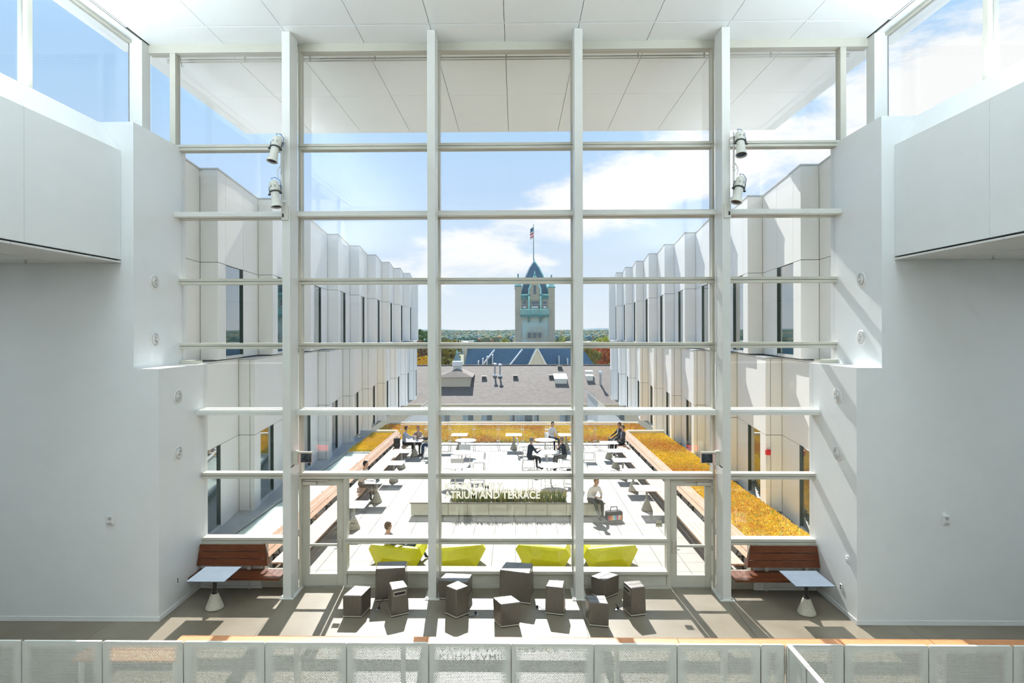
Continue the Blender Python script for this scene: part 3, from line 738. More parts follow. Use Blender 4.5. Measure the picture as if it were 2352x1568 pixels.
# ------------------------------------------------------------------ glass railing at the end of the terrace
gr = thing('glass_railing', 'glass railing with paired steel posts at the end of the terrace', 'railing', (0, 31.45, 0))
M_RGL = glassmat('railing_glass', (.96, .975, .97), 1.45)
px = [-5.72 + 1.255 * k for k in range(10)]
for x in px:
    p = MB(); p.box(x - .055, x - .035, -.02, .02, 0, 1.08); p.box(x + .035, x + .055, -.02, .02, 0, 1.08); p = p.build('post', M_CHROME, gr)
    for z in (.25, .85): MB().box(x - .09, x + .09, -.03, -.012, z - .025, z + .025).build('clamp', M_CHROME, p)
for a, b_ in zip(px[:-1], px[1:]): MB().box(a + .07, b_ - .07, -.008, .008, .08, 1.02).build('glass_panel', M_RGL, gr)
MB().tube([(-5.78, 0, 1.10), (5.78, 0, 1.10)], .028).build('top_rail', mat('rail_pinkish_steel', (.66, .58, .53), .35, metal=.4), gr)
MB().box(-5.9, 5.9, .08, .45, -.1, .05).build('kerb', M_FACADE, gr)
# ------------------------------------------------------------------ leatherette blocks and stools on the hall floor
STOOLS = [
 ('block', .47, [(-3.376, 12.532), (-2.979, 12.524), (-2.89, 12.99), (-3.26, 13.04)], .99, None, 'low charcoal cushion block at the left end of the seating group'),
 ('block', .72, [(-2.863, 13.295), (-2.23, 13.387), (-2.252, 13.78), (-2.93, 13.72)], 1.05, None, 'tall charcoal block standing behind the slotted stool on the left'),
 ('stool', .58, [(-2.361, 12.562), (-2.049, 12.725), (-2.2, 13.052), (-2.504, 12.953)], 1.12, 'f', 'narrow charcoal stool with a white edged slot facing the railing'),
 ('block', .44, [(-1.50, 13.42), (-.84, 13.30), (-.76, 13.74), (-1.38, 13.80)], .97, None, 'wide low charcoal block beside the middle left column'),
 ('stool', .60, [(-1.255, 12.726), (-1.011, 12.517), (-.769, 12.73), (-1.018, 13.0)], 1.07, None, 'narrow charcoal stool turned corner first in front of a low block'),
 ('block', .49, [(-.254, 12.43), (-.083, 12.111), (.33, 12.225), (.133, 12.538)], .93, None, 'small charcoal block nearest to the railing'),
 ('block', .69, [(-.134, 13.37), (.528, 13.173), (.616, 13.739), (-.003, 13.83)], 1.04, None, 'tall wide charcoal block in the middle of the seating group'),
 ('stool', .59, [(.848, 12.754), (1.211, 12.666), (1.276, 13.04), (.936, 13.085)], 1.07, 'r', 'narrow charcoal stool standing alone left of the middle right column'),
 ('block', .49, [(1.656, 12.552), (1.701, 12.227), (2.085, 12.158), (2.069, 12.556)], 1.0, None, 'low charcoal block in front of the middle right column'),
 ('block', .44, [(1.905, 13.67), (2.173, 13.41), (2.56, 13.73), (2.262, 13.97)], .96, None, 'low charcoal block turned corner first behind the right stool'),
 ('stool', .60, [(2.517, 12.977), (2.62, 12.642), (2.932, 12.718), (2.888, 13.057)], 1.08, 'l', 'narrow charcoal stool with a slot in its left side at the right end'),
]
for kind, h, q, bs, slot, lab in STOOLS:
    cx = sum(p[0] for p in q) / 4; cy = sum(p[1] for p in q) / 4
    t = thing('upholstered_' + kind, lab, 'stool' if kind == 'stool' else 'seat block', (cx, cy, 0), 0, 'charcoal stools and blocks in front of the glass')
    Q = [Vector((p[0] - cx, p[1] - cy)) for p in q]; Bq = [p * bs for p in Q]
    MB().hexa([(p.x, p.y, .04) for p in Bq] + [(p.x, p.y, h) for p in Q]).build('body', M_VINYL, t, bev=.022, seg=3)
    m = MB(); m.hexa([(p.x * .985, p.y * .985, .022) for p in Bq] + [(p.x * .985, p.y * .985, .04) for p in Bq]); m.build('base_trim', M_PIPE, t)
    m = MB(); m.hexa([(p.x * .93, p.y * .93, 0) for p in Bq] + [(p.x * .93, p.y * .93, .022) for p in Bq]); m.build('plinth', M_BLACK, t)
    # stitched seams over the top
    sm = MB(); a = (Q[0] + Q[1]) / 2; b_ = (Q[2] + Q[3]) / 2
    sm.bar((a.x * .97, a.y * .97, h + .001), (b_.x * .97, b_.y * .97, h + .001), .006, .004)
    sm.build('seam', M_BLACK, t)
    if slot:
        i0, i1 = {'f': (0, 1), 'l': (0, 1), 'r': (1, 2)}[slot]
        A_, B_ = Q[i0], Q[i1]; A2, B2 = Bq[i0], Bq[i1]
        def P(u, z, off):
            f = (h - z) / (h - .04); e = A_.lerp(A2, f).lerp(B_.lerp(B2, f), u); d = (B_ - A_).normalized(); n = Vector((d.y, -d.x)) * off
            return (e.x + n.x, e.y + n.y, z)
        def plate(u0, u1, z0, z1, o0, o1):
            return MB().hexa([P(u0, z0, o1), P(u1, z0, o1), P(u1, z0, o0), P(u0, z0, o0), P(u0, z1, o1), P(u1, z1, o1), P(u1, z1, o0), P(u0, z1, o0)])
        z1 = h - .06; z0 = h - .15
        fr = plate(.14, .86, z0, z1, -.01, .006).build('slot_frame', M_PIPE, t)
        plate(.17, .83, z0 + .016, z1 - .016, -.008, .009).build('slot', M_BLACK, fr)
# floor boxes with plugged cords
def cord(lab, box, pts):
    t = thing('floor_socket', lab, 'socket', (box[0], box[1], 0))
    MB().lathe([(.055, 0), (.055, .006), (.03, .012)], n=20).build('cover', M_CHROME, t)
    MB().lathe([(.03, .01), (.022, .045), (.01, .07)], n=10).build('plug', M_BLACK, t)
    MB().tube([(x - box[0], y - box[1], z) for x, y, z in pts], .006, 6).build('cord', M_BLACK, t)
cord('floor socket with a black plugged cord between the left stools', (-2.71, 12.93), [(-2.71, 12.93, .06), (-2.69, 12.95, .12), (-2.62, 13.0, .20), (-2.53, 13.02, .23)])
cord('floor socket with a thin cord left of the single stool', (.68, 13.02), [(.68, 13.02, .05), (.72, 12.99, .05), (.78, 12.95, .01), (.86, 12.93, .03)])
cord('thin looped cord and socket at the foot of the corner first stool', (-.62, 12.72), [(-.62, 12.72, .05), (-.60, 12.66, .02), (-.70, 12.60, .01), (-.82, 12.64, .02)])
cord('looped cord and socket left of the right end stool', (2.40, 12.98), [(2.40, 12.98, .05), (2.35, 12.90, .16), (2.37, 12.82, .10), (2.46, 12.84, .04)])

# ------------------------------------------------------------------ perforated railing
def perf_mesh(w, h, z0, name):
    m = MB(); nx = max(3, int(round((w - .10) / .026))); px_ = (w - .10) / nx; nz = int((h - .10) / .0225); pz = (h - .10) / nz
    xa, za = .05, z0 + .05
    def cell(cx, cz, r, y, flip):
        hx, hz = px_ / 2, pz / 2
        o = [(cx + hx, cz), (cx + hx, cz + hz), (cx, cz + hz), (cx - hx, cz + hz), (cx - hx, cz), (cx - hx, cz - hz), (cx, cz - hz), (cx + hx, cz - hz)]
        i = [(cx + r * math.cos(k * math.pi / 4), cz + r * math.sin(k * math.pi / 4)) for k in range(8)]
        f = [(k, (k + 1) % 8, 8 + (k + 1) % 8, 8 + k) for k in range(8)]
        if not flip: f = [tuple(reversed(q)) for q in f]
        m.add([(a, y, b) for a, b in o + i], f)
    for y, fl in ((0, True), (.004, False)):
        for j in range(nz):
            cz = za + (j + .5) * pz; off = (j % 2) * .5
            n = nx - (1 if off else 0)
            for i in range(n):
                cx = xa + (i + .5 + off) * px_
                e = min(i + .5 + off, nx - (i + .5 + off), j + 1.5, nz - j + .5)
                r = .0028 + (.0088 - .0028) * max(0, min(1, (e - .5) / 4.0))
                cell(cx, cz, r, y, fl)
            if off:
                for x0, x1 in ((xa, xa + px_ / 2), (xa + (nx - .5) * px_, xa + nx * px_)):
                    m.add([(x0, y, cz - pz / 2), (x1, y, cz - pz / 2), (x1, y, cz + pz / 2), (x0, y, cz + pz / 2)], [(0, 1, 2, 3) if fl else (3, 2, 1, 0)])
    # solid margins with folded edges
    x1, zt = w, z0 + h
    m.box(0, .05, 0, .004, z0, zt); m.box(w - .05, w, 0, .004, z0, zt); m.box(.05, w - .05, 0, .004, z0, z0 + .05); m.box(.05, w - .05, 0, .004, zt - .05, zt)
    m.box(0, .004, 0, .035, z0, zt - .02); m.box(w - .004, w, 0, .035, z0, zt - .02); m.box(.02, w - .02, 0, .045, zt - .004, zt)
    return m.mesh(name, M_PERF)
rl = thing('perforated_railing', 'pale perforated metal railing panels in front of the hall floor', 'railing', (0, 9.46, 0))
pmesh = perf_mesh(1.276, 1.02, .05, 'perforated_panel')
for k in range(-7, 7):
    x = .152 + 1.29 * k
    if k == 3:
        shared('panel', perf_mesh(.36, 1.02, .05, 'narrow_perforated_panel'), rl, (x + .007, 0, 0)); shared('panel', perf_mesh(.88, 1.02, .05, 'wide_perforated_panel'), rl, (x + .40, 0, 0))
    else: shared('panel', pmesh, rl, (x + .007, 0, 0))
    MB().box(x - .02, x + .02, .04, .08, 0, 1.04).build('post', M_PERF, rl)
MB().box(-9.2, 9.2, .045, .075, .04, .08).build('bottom_rail', M_PERF, rl)
rr = thing('perforated_railing', 'perforated metal railing returning towards the gallery on the right', 'railing', (4.44, 9.45, 0), R(-90))
shared('panel', perf_mesh(.54, 1.02, .05, 'return_panel'), rr, (.04, 0, 0)); shared('panel', perf_mesh(1.276, 1.02, .05, 'return_panel_long'), rr, (.62, 0, 0))
MB().box(.02, .60, -.03, .05, 1.072, 1.09).build('cap', M_COL, rr); MB().box(.62, 1.90, -.03, .05, 1.072, 1.09).build('cap', M_COL, rr)
MB().box(.01, .038, -.02, .05, 0, 1.07).build('post', M_PERF, rr); MB().box(.585, .615, .01, .05, 0, 1.05).build('post', M_PERF, rr); MB().box(1.88, 1.91, .01, .05, 0, 1.05).build('post', M_PERF, rr)
wc = thing('timber_counter', 'orange timber counter cap running behind the perforated railing', 'counter', (0, 9.66, 0))
for a, b_ in ((-5.2, -1.2), (-1.19, 2.8), (2.81, 6.8), (6.81, 9.2)): MB().box(a, b_, -.11, .11, .985, 1.02).build('counter_board', M_RAILW, wc)
for k in range(9): MB().box(-5.0 + 1.7 * k, -4.95 + 1.7 * k, -.09, .09, 0, .985).build('leg', M_PERF, wc)
wb = thing('timber_bench', 'low orange timber bench seen through the railing on the left', 'bench', (-6.3, 10.3, 0))
for i in range(3): MB().box(-.95, .95, -.24 + i * .165, -.085 + i * .165, .41, .45).build('seat_board', M_RAILW, wb)
for x in (-.8, .8):
    for y in (-.2, .2): MB().box(x - .03, x + .03, y - .03, y + .03, 0, .41).build('leg', M_PERF, wb)

# ------------------------------------------------------------------ wall and column fittings
def diffuser(s, x, y, z, lab):
    t = thing('air_diffuser', lab, 'air vent', (s * x, y, z), 0, 'round air diffusers')
    k = -s       # wall face looks towards the middle of the hall
    def L(prof): return MB().lathe([(r, k * h) for r, h in prof], n=28, axis='x')
    L([(.17, 0), (.17, .012), (.135, .03), (.13, .012)]).build('rim', M_PLATE, t, smooth=False)
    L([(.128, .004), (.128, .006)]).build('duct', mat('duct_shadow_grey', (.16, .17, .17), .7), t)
    L([(.108, .02), (.098, .045), (.085, .02), (.086, .006)]).build('ring', M_PLATE, t)
    L([(.066, .02), (.056, .055), (.044, .02), (.044, .006)]).build('ring', M_PLATE, t)
    L([(.026, .006), (.024, .055), (.012, .06)]).build('hub', M_PLATE, t)
    return t
for s, n in ((-1, 'left'), (1, 'right')):
    for x, z, w in ((7.62, 7.03, 'highest'), (7.62, 5.79, 'second highest'), (7.11, 4.55, 'second lowest'), (7.11, 3.32, 'lowest')):
        diffuser(s, x, 13.05, z, '%s round air diffuser in the stepped wall on the %s' % (w, n))
for x, z, n in ((-8.1, 2.10, 'left'), (8.88, 2.14, 'right')):
    t = thing('alarm_strobe', 'small white alarm strobe on the plain %s wall' % n, 'alarm', (x, 12.34, z))
    MB().box(-.065, .065, -.045, 0, -.10, .08).build('housing', M_PLATE, t, bev=.008)
    MB().lathe([(.038, -.046), (.034, -.052)], (0, 0, .025), 16, axis='y').build('sounder', mat('grey_grille', (.45, .45, .45), .6), t)
    MB().box(-.05, .05, -.065, -.045, -.09, -.045).build('lens', mat('clear_lens', (.55, .56, .55), .15, spec=.8, var=.2, scale=60), t, bev=.01)
def wallplate(s, y, z, lab, nm='wall_socket'):
    t = thing(nm, lab, 'socket', (s * 7.11, y, z))
    MB().box(min(0, -s * .012), max(0, -s * .012), -.038, .038, -.06, .06).build('cover', M_PLATE, t)
    for dz in (-.026, .026): MB().box(min(-s * .010, -s * .014), max(-s * .010, -s * .014), -.018, .018, dz - .017, dz + .017).build('outlet', M_BLACK, t)
wallplate(-1, 13.01, .57, 'wall socket with dark outlets low on the left wall')
wallplate(1, 12.94, .52, 'wall socket with dark outlets low on the right wall')
t = thing('pull_station', 'small white call box on the right wall above the bench table', 'switch', (7.11, 12.63, 1.21))
MB().box(-.05, 0, -.05, .05, -.07, .07).build('housing', M_PLATE, t, bev=.006); MB().box(-.065, -.05, -.03, .03, -.02, .035).build('button', M_CREAM, t)

# exit signs on the outer columns, lettering facing the glass
M_EXIT = mat('red_lit_letters', (.8, .03, .02), .4, emit=(1.0, .06, .03), estr=5.0)
def text_mesh(name, body, size, m, ext=.002, align='LEFT'):
    cu = bpy.data.curves.new(name, 'FONT'); cu.body = body; cu.size = size; cu.extrude = ext; cu.align_x = align; cu.resolution_u = 3; cu.offset = size * .028
    o = bpy.data.objects.new(name, cu); C.objects.link(o)
    dg = bpy.context.evaluated_depsgraph_get(); me = bpy.data.meshes.new_from_object(o.evaluated_get(dg)); me.name = name
    bpy.data.objects.remove(o); bpy.data.curves.remove(cu); me.materials.clear(); me.materials.append(m); return me
for s, n in ((-1, 'left'), (1, 'right')):
    t = thing('exit_sign', 'exit sign box fixed to the column beside the %s door' % n, 'sign', (s * 4.76, 13.55, 3.13))
    MB().box(min(0, -s * .10), max(0, -s * .10), -.05, .05, -.17, .15).build('mount_box', M_FRAME, t, bev=.006)
    k = -s
    a, b_ = (k * .10, k * .42)
    x0, x1 = min(a, b_), max(a, b_)
    MB().box(x0, x1, -.03, .03, .095, .125).build('top_cap', M_FRAME, t)
    MB().box(x0 + .004, x1 - .004, -.012, .012, -.125, .095).build('panel', mat('sign_edge_pink', (.75, .55, .5), .4), t)
    MB().box(x0 + .06 if s < 0 else x0 + .02, x1 - .02 if s < 0 else x1 - .06, -.016, -.012, -.115, .08).build('dark_face', mat('dark_sign_face', (.05, .06, .07), .12, var=.8, scale=9), t)
    MB().box(x0 + .006, x1 - .006, .012, .014, -.12, .09).build('letter_face', mat('sign_face_grey', (.45, .46, .45), .5), t)
    me = text_mesh('exit_letters', 'EXIT', .185, M_EXIT, align='CENTER')
    wx = max(v.co.x for v in me.vertices) - min(v.co.x for v in me.vertices); o = bpy.data.objects.new('letters', me); C.objects.link(o); o.scale = (.27 / wx, .95, 1); o.parent = t; o.rotation_euler = (R(90), 0, R(180)); o.location = ((x0 + x1) / 2, .017, -.08); o['label'] = 'red lit EXIT letters'
    MB().tube([(-s * .02, -.06, -.16), (-s * .0, -.10, -.19), (s * .04, -.10, -.20)], .014, 8).build('lamp', M_BRKT, t)

# vinyl lettering on the middle pane
vl = thing('glass_lettering', 'cream lettering stuck on the middle pane naming the atrium and terrace', 'lettering', (-1.44, 14.13, 2.05))
M_VIN = mat('cream_vinyl', (.86, .85, .80), .6)
_t = M_VIN.node_tree; _b = _t.nodes['Principled BSDF']; _o = _t.nodes['Material Output']; _tl = _t.nodes.new('ShaderNodeBsdfTranslucent'); _tl.inputs[0].default_value = (.86, .85, .80, 1); _m = _t.nodes.new('ShaderNodeMixShader'); _m.inputs[0].default_value = .55
_t.links.new(_b.outputs[0], _m.inputs[1]); _t.links.new(_tl.outputs[0], _m.inputs[2]); _t.links.new(_m.outputs[0], _o.inputs[0])
for body, z, wd in (('KUHN FAMILY', .205, 1.36), ('ATRIUM AND TERRACE', 0.0, 2.24)):
    me = text_mesh('lettering_line', body, .235, M_VIN, .001)
    xsv = [v.co.x for v in me.vertices]; f = wd / (max(xsv) - min(xsv))
    o = bpy.data.objects.new('lettering_line', me); C.objects.link(o); o.parent = vl; o.rotation_euler = (R(90), 0, 0); o.location = (0, 0, z); o.scale = (f, 1, 1)
for x, n in ((-3.58, 'left'), (3.55, 'right')):
    t = thing('glass_notice', 'small tan notice stuck on the glass beside the %s door' % n, 'notice', (x, 14.13, 1.47))
    MB().box(-.075, .075, -.002, 0, -.075, .075).build('sheet', mat('tan_card', (.55, .51, .40), .6), t)
    for dz, w in ((.0, .09), (-.02, .11)): MB().box(-.06, -.06 + w, -.004, -.002, dz - .004, dz + .004).build('text_line', M_BRKT, t)

# stage spotlights on pipes along the outer columns
def spotlight(name, lab, x, y, z, tilt, roll):
    t = thing('stage_spotlight', lab, 'spotlight', (x, y, z)); t.rotation_euler = (R(tilt), R(roll), 0)
    b = MB().lathe([(.05, .30), (.095, .26), (.105, .20), (.105, .06)], n=20).build('lamp_house', M_CREAM, t)
    for dx in (-.05, .03): MB().box(dx, dx + .03, -.108, -.09, .13, .17).build('vent', mat('vent_grey', (.4, .4, .38), .6), b)
    MB().lathe([(.108, .055), (.112, .05), (.112, .035), (.108, .03)], n=20).build('clamp_ring', M_BRKT, t)
    MB().lathe([(.088, .03), (.088, -.10), (.108, -.24), (.125, -.30), (.112, -.305), (.10, -.24)], n=20).build('lens_tube', M_CREAM, t)
    MB().lathe([(.10, -.27), (.10, -.272)], n=20).build('lens', mat('dark_blue_lens', (.005, .012, .04), .08), t)
    for s in (-1, 1): MB().lathe([(.022, s * .105), (.022, s * .15)], (0, 0, .0), 10, axis='x').build('knob', M_BLACK, t)
    MB().bar((-.125, 0, .02), (-.125, .02, .18), .02, .008).build('yoke_arm', M_BRKT, t); MB().bar((.125, 0, .02), (.125, .02, .18), .02, .008).build('yoke_arm', M_BRKT, t)
    MB().bar((-.13, .03, .18), (.13, .03, .18), .02, .02).build('yoke_bar', M_BRKT, t)
    MB().tube([(-.02, 0, .30), (-.05, -.01, .36), (.03, 0, .37), (.12, .02, .30), (.14, .05, .1)], .008, 6).build('cable', mat('blue_cable', (.05, .16, .35), .5), t)
for s, n in ((-1, 'left'), (1, 'right')):
    pt = thing('lighting_pipe', 'vertical pipe carrying two spotlights beside the %s outer column' % n, 'pipe', (-4.95 if s < 0 else 5.02, 13.36, 0))
    MB().tube([(0, 0, 8.78), (0, 0, 10.30)], .022, 10).build('pipe', M_COL, pt)
    for z in (8.85, 10.18): MB().bar((0, 0, z), (-s * .06, .068, z), .04, .05).build('bracket', M_COL, pt)
    for z in (9.05, 10.05): MB().bar((0, 0, z), (s * .07, -.13, z), .035, .035).build('clamp_arm', M_BRKT, pt)
    MB().tube([(s * .0, -.03, 9.62), (s * .07, -.05, 9.52), (0, -.04, 9.44), (-s * .05, -.05, 9.52), (s * .02, -.05, 9.60), (s * .08, -.05, 9.46), (s * .05, -.05, 9.34)], .01, 6).build('cable_loop', M_PLATE, pt)
    jb = thing('junction_box', 'small box with a dark switch on the %s outer column' % n, 'switch', (s * 4.90, 13.43, 8.52))
    MB().box(-.075, .075, -.035, 0, -.09, .22).build('housing', M_CREAM, jb, bev=.004); MB().box(-.055 if s < 0 else .015, -.015 if s < 0 else .055, -.042, -.035, -.03, .05).build('switch', M_BLACK, jb)
spotlight('a', 'upper cream spotlight on the pipe by the left outer column', -5.03, 13.20, 9.95, -12, 8)
spotlight('b', 'lower cream spotlight on the pipe by the left outer column', -5.03, 13.20, 8.97, -6, -8)
spotlight('c', 'upper cream spotlight on the pipe by the right outer column', 5.11, 13.20, 10.0, -20, 4)
spotlight('d', 'lower cream spotlight on the pipe by the right outer column', 5.07, 13.20, 9.0, -10, 15)
# ------------------------------------------------------------------ sloped white parapets beyond the terrace
M_SLOPE = mat('pale_grey_metal_wall', (.68, .70, .71), .5, var=.03)
for s, n in ((-1, 'left'), (1, 'right')):
    t = thing('sloped_parapet', 'grey triangular wall with white sloping top beyond the %s wing foot' % n, 'wall')
    P = [(s * 5.75, 41.0, -6.0), (s * 5.75, 41.0, 1.15), (s * 7.90, 41.0, -.75), (s * 7.90, 41.0, -6.0)]
    MB().extr(P if s < 0 else P[::-1], (0, 6.0, 0)).build('body', M_SLOPE, t)
    c = [(s * 5.70, 40.9, 1.22), (s * 5.70, 47.1, 1.22), (s * 7.92, 47.1, -.74), (s * 7.92, 40.9, -.74)]
    MB().extr(c if s > 0 else c[::-1], (0, 0, .10)).build('coping', M_FACADE, t)

# ------------------------------------------------------------------ tan apartment house with brown shingle roof
M_TAN = mat('tan_siding', (.78, .69, .52), .7, var=.04, scale=3)
def shingle():
    m = bpy.data.materials.new('brown_shingle'); m.use_nodes = True; t = m.node_tree; b = t.nodes['Principled BSDF']; b.inputs['Roughness'].default_value = .85
    tc_ = t.nodes.new('ShaderNodeTexCoord'); br = t.nodes.new('ShaderNodeTexBrick'); t.links.new(tc_.outputs['Object'], br.inputs['Vector'])
    br.inputs['Scale'].default_value = 1.6; br.inputs['Color1'].default_value = (.22, .175, .145, 1); br.inputs['Color2'].default_value = (.13, .105, .09, 1); br.inputs['Mortar'].default_value = (.09, .075, .065, 1)
    br.inputs['Mortar Size'].default_value = .03; t.links.new(br.outputs['Color'], b.inputs['Base Color']); return m
M_SHING = shingle()
ap = thing('apartment_house', 'tan apartment house with a long brown shingle roof behind the terrace', 'building')
MB().box(-24, 24, 56, 75.5, -12, -.8).build('wall', M_TAN, ap)
rz_ = lambda y: -.75 + .283 * (y - 55.4)
rf2 = MB(); rf2.add([(-24.5, 55.4, -.75), (24.5, 55.4, -.75), (24.5, 66, 2.25), (-24.5, 66, 2.25), (-24.5, 76.6, -.75), (24.5, 76.6, -.75), (-24.5, 55.4, -.95), (24.5, 55.4, -.95), (24.5, 76.6, -.95), (-24.5, 76.6, -.95)],
     [(0, 1, 2, 3), (3, 2, 5, 4), (6, 7, 1, 0), (9, 4, 5, 8), (6, 0, 3, 4, 9), (7, 8, 5, 2, 1), (6, 9, 8, 7)])
rf2 = rf2.build('roof', M_SHING, ap)
MB().box(-24.5, 24.5, 55.3, 55.4, -1.0, -.72).build('gutter', mat('tan_gutter', (.55, .47, .33), .5), ap)
MB().box(-24.5, 24.5, 65.85, 66.15, 2.2, 2.30).build('ridge_cap', M_SHING, rf2)
# dormer on the roof slope
dm = MB(); dm.hexa([(-7.3, 59.7, .3), (-4.3, 59.7, .3), (-4.3, 63.5, 1.2), (-7.3, 63.5, 1.2), (-7.3, 59.7, 1.45), (-4.3, 59.7, 1.45), (-4.3, 63.5, 1.5), (-7.3, 63.5, 1.5)]); dm = dm.build('dormer', mat('tan_dormer', (.60, .54, .42), .7, var=.03), ap)
MB().add([(-7.55, 59.5, 1.42), (-4.05, 59.5, 1.42), (-5.8, 61.2, 2.15), (-5.8, 65.0, 2.05), (-7.55, 63.8, 1.5), (-4.05, 63.8, 1.5)], [(0, 1, 2), (0, 2, 3, 4), (1, 5, 3, 2)]).build('dormer_roof', M_SHING, dm)
ck = MB().box(-6.2, -5.4, 62.0, 62.8, 1.3, 2.4).build('chimney', M_STONE, ap); MB().box(-6.3, -5.3, 61.9, 62.9, 2.4, 2.85).build('chimney_cap', M_PLATE, ck)
for x, y in ((-1.95, 62.6), (-1.42, 62.4)):
    z = rz_(y); p = MB().tube([(x, y, z - .1), (x, y, z + 1.25)], .09, 10).build('vent_pipe', M_STEEL, ap)
    MB().lathe([(.22, 0), (.22, .12), (.1, .2)], (x, y, z + .02), 12).build('flashing', M_PLATE, p); MB().lathe([(.2, 0), (.2, .1), (.05, .18)], (x, y, z + 1.2), 12).build('rain_cap', M_PLATE, p)
for x, y in ((-3.02, 61.9), (.17, 62.1), (3.84, 62.2), (4.92, 64.9)):
    z = rz_(y); b = MB().box(x - .22, x + .22, y - .2, y + .2, z - .05, z + .22).build('roof_vent', M_BRKT, ap); MB().box(x - .27, x + .27, y - .25, y + .25, z + .22, z + .27).build('vent_cap', M_BRKT, b)
for x0, x1, y0, y1 in ((4.1, 5.3, 60.5, 62.2), (7.35, 8.0, 61.3, 62.0), (7.45, 8.1, 62.6, 63.2)):
    z0, z1 = rz_(y0), rz_(y1)
    k = MB().hexa([(x0, y0, z0 - .1), (x1, y0, z0 - .1), (x1, y1, z1 - .1), (x0, y1, z1 - .1), (x0, y0, z0 + .42), (x1, y0, z0 + .42), (x1, y1, z1 + .32), (x0, y1, z1 + .32)]).build('roof_hatch', M_STONE, ap)
    MB().hexa([(x0 - .06, y0 - .06, z0 + .42), (x1 + .06, y0 - .06, z0 + .42), (x1 + .06, y1 + .06, z1 + .32), (x0 - .06, y1 + .06, z1 + .32), (x0 - .06, y0 - .06, z0 + .5), (x1 + .06, y0 - .06, z0 + .5), (x1 + .06, y1 + .06, z1 + .40), (x0 - .06, y1 + .06, z1 + .40)]).build('hatch_lid', M_PLATE, k)
vp = MB().tube([(8.6, 60.2, .55), (8.6, 60.2, 1.75)], .1, 10).build('vent_pipe', M_STEEL, ap); MB().sphere((8.6, 60.2, 1.8), .2, 10, 6).build('rain_cap', M_PLATE, vp)
M_WIN = mat('house_window_glass', (.30, .38, .42), .08, spec=.8, var=.3, scale=1.2); M_WFR = mat('white_window_frame', (.75, .74, .68), .5)
for x0, x1, zb in ((-4.69, -3.73, -2.31), (-2.98, -1.99, -2.31), (-.33, .10, -2.35), (1.90, 2.33, -2.35), (4.25, 5.24, -2.56), (6.57, 7.54, -2.29), (-6.84, -5.9, -2.56), (-9.0, -8.0, -2.3), (9.2, 10.2, -2.3)):
    w = MB(); w.box(x0 - .06, x1 + .06, 55.93, 56.0, zb - .06, zb); w.box(x0 - .06, x1 + .06, 55.93, 56.0, -1.35, -1.29); w.box(x0 - .06, x0, 55.93, 56.0, zb, -1.35); w.box(x1, x1 + .06, 55.93, 56.0, zb, -1.35)
    w = w.build('window', M_WFR, ap); xm = (x0 + x1) / 2
    MB().box(x0, xm - .02, 55.95, 55.98, zb, -1.35).build('pane', M_WIN, w); MB().box(xm + .02, x1, 55.96, 55.99, zb, -1.35).build('pane', mat('house_window_dark', (.10, .14, .16), .08, spec=.8), w)
w = MB().box(.20, 1.78, 55.95, 56.0, -3.4, -1.27).build('patio_door', M_WFR, ap)
MB().box(.27, .96, 55.92, 55.96, -3.35, -1.33).build('pane', M_WIN, w); MB().box(1.02, 1.72, 55.92, 55.96, -3.35, -1.33).build('pane', MATS['house_window_dark'], w)
bl = MB(); bl.box(-1.3, 3.1, 54.9, 54.95, -2.42, -2.36)
for k in range(40): bl.box(-1.3 + k * .11, -1.28 + k * .11, 54.91, 54.94, -3.5, -2.4)
bl.build('balcony_railing', mat('brown_metal', (.22, .16, .12), .5), ap); MB().box(-1.35, 3.15, 54.85, 56, -3.6, -3.48).build('balcony_floor', M_TAN, ap)
dsh = thing('satellite_dish', 'small white satellite dish on a pole left of the right grey parapet', 'dish', (5.15, 40.2, -1.2))
MB().tube([(0, 0, -2.5), (0, 0, .75)], .035, 8).build('pole', M_STEEL, dsh); d_ = MB().lathe([(.05, 0), (.28, .06), (.40, .16), (.42, .16), (.3, .04), (.05, -.03)], n=18).build('reflector', M_PLATE, dsh); d_.location = (0, -.1, .85); d_.rotation_euler = (R(52), 0, 0)

# ------------------------------------------------------------------ stone tower and its slate hall
def stone_mat(name, c1, c2, stain=None, sc=1.6):
    m = bpy.data.materials.new(name); m.use_nodes = True; t = m.node_tree; b = t.nodes['Principled BSDF']; b.inputs['Roughness'].default_value = .85
    tc_ = t.nodes.new('ShaderNodeTexCoord'); br = t.nodes.new('ShaderNodeTexBrick')
    mpn = t.nodes.new('ShaderNodeMapping'); mpn.inputs['Rotation'].default_value = (R(90), 0, 0); t.links.new(tc_.outputs['Object'], mpn.inputs[0]); t.links.new(mpn.outputs[0], br.inputs['Vector'])
    br.inputs['Scale'].default_value = sc; br.inputs['Color1'].default_value = (*c1, 1); br.inputs['Color2'].default_value = (*c2, 1); br.inputs['Mortar'].default_value = (*[v * .6 for v in c2], 1); br.inputs['Mortar Size'].default_value = .035
    last = br.outputs['Color']
    if stain:
        n = t.nodes.new('ShaderNodeTexNoise'); n.inputs['Scale'].default_value = .35; n.inputs['Detail'].default_value = 6; t.links.new(tc_.outputs['Object'], n.inputs['Vector'])
        mr = t.nodes.new('ShaderNodeMapRange'); mr.inputs['From Min'].default_value = .38; mr.inputs['From Max'].default_value = .62; mr.inputs['To Max'].default_value = .75; t.links.new(n.outputs['Fac'], mr.inputs['Value'])
        x = t.nodes.new('ShaderNodeMix'); x.data_type = 'RGBA'; t.links.new(mr.outputs[0], x.inputs['Factor']); t.links.new(last, x.inputs['A']); x.inputs['B'].default_value = (*stain, 1); last = x.outputs['Result']
    t.links.new(last, b.inputs['Base Color']); return m
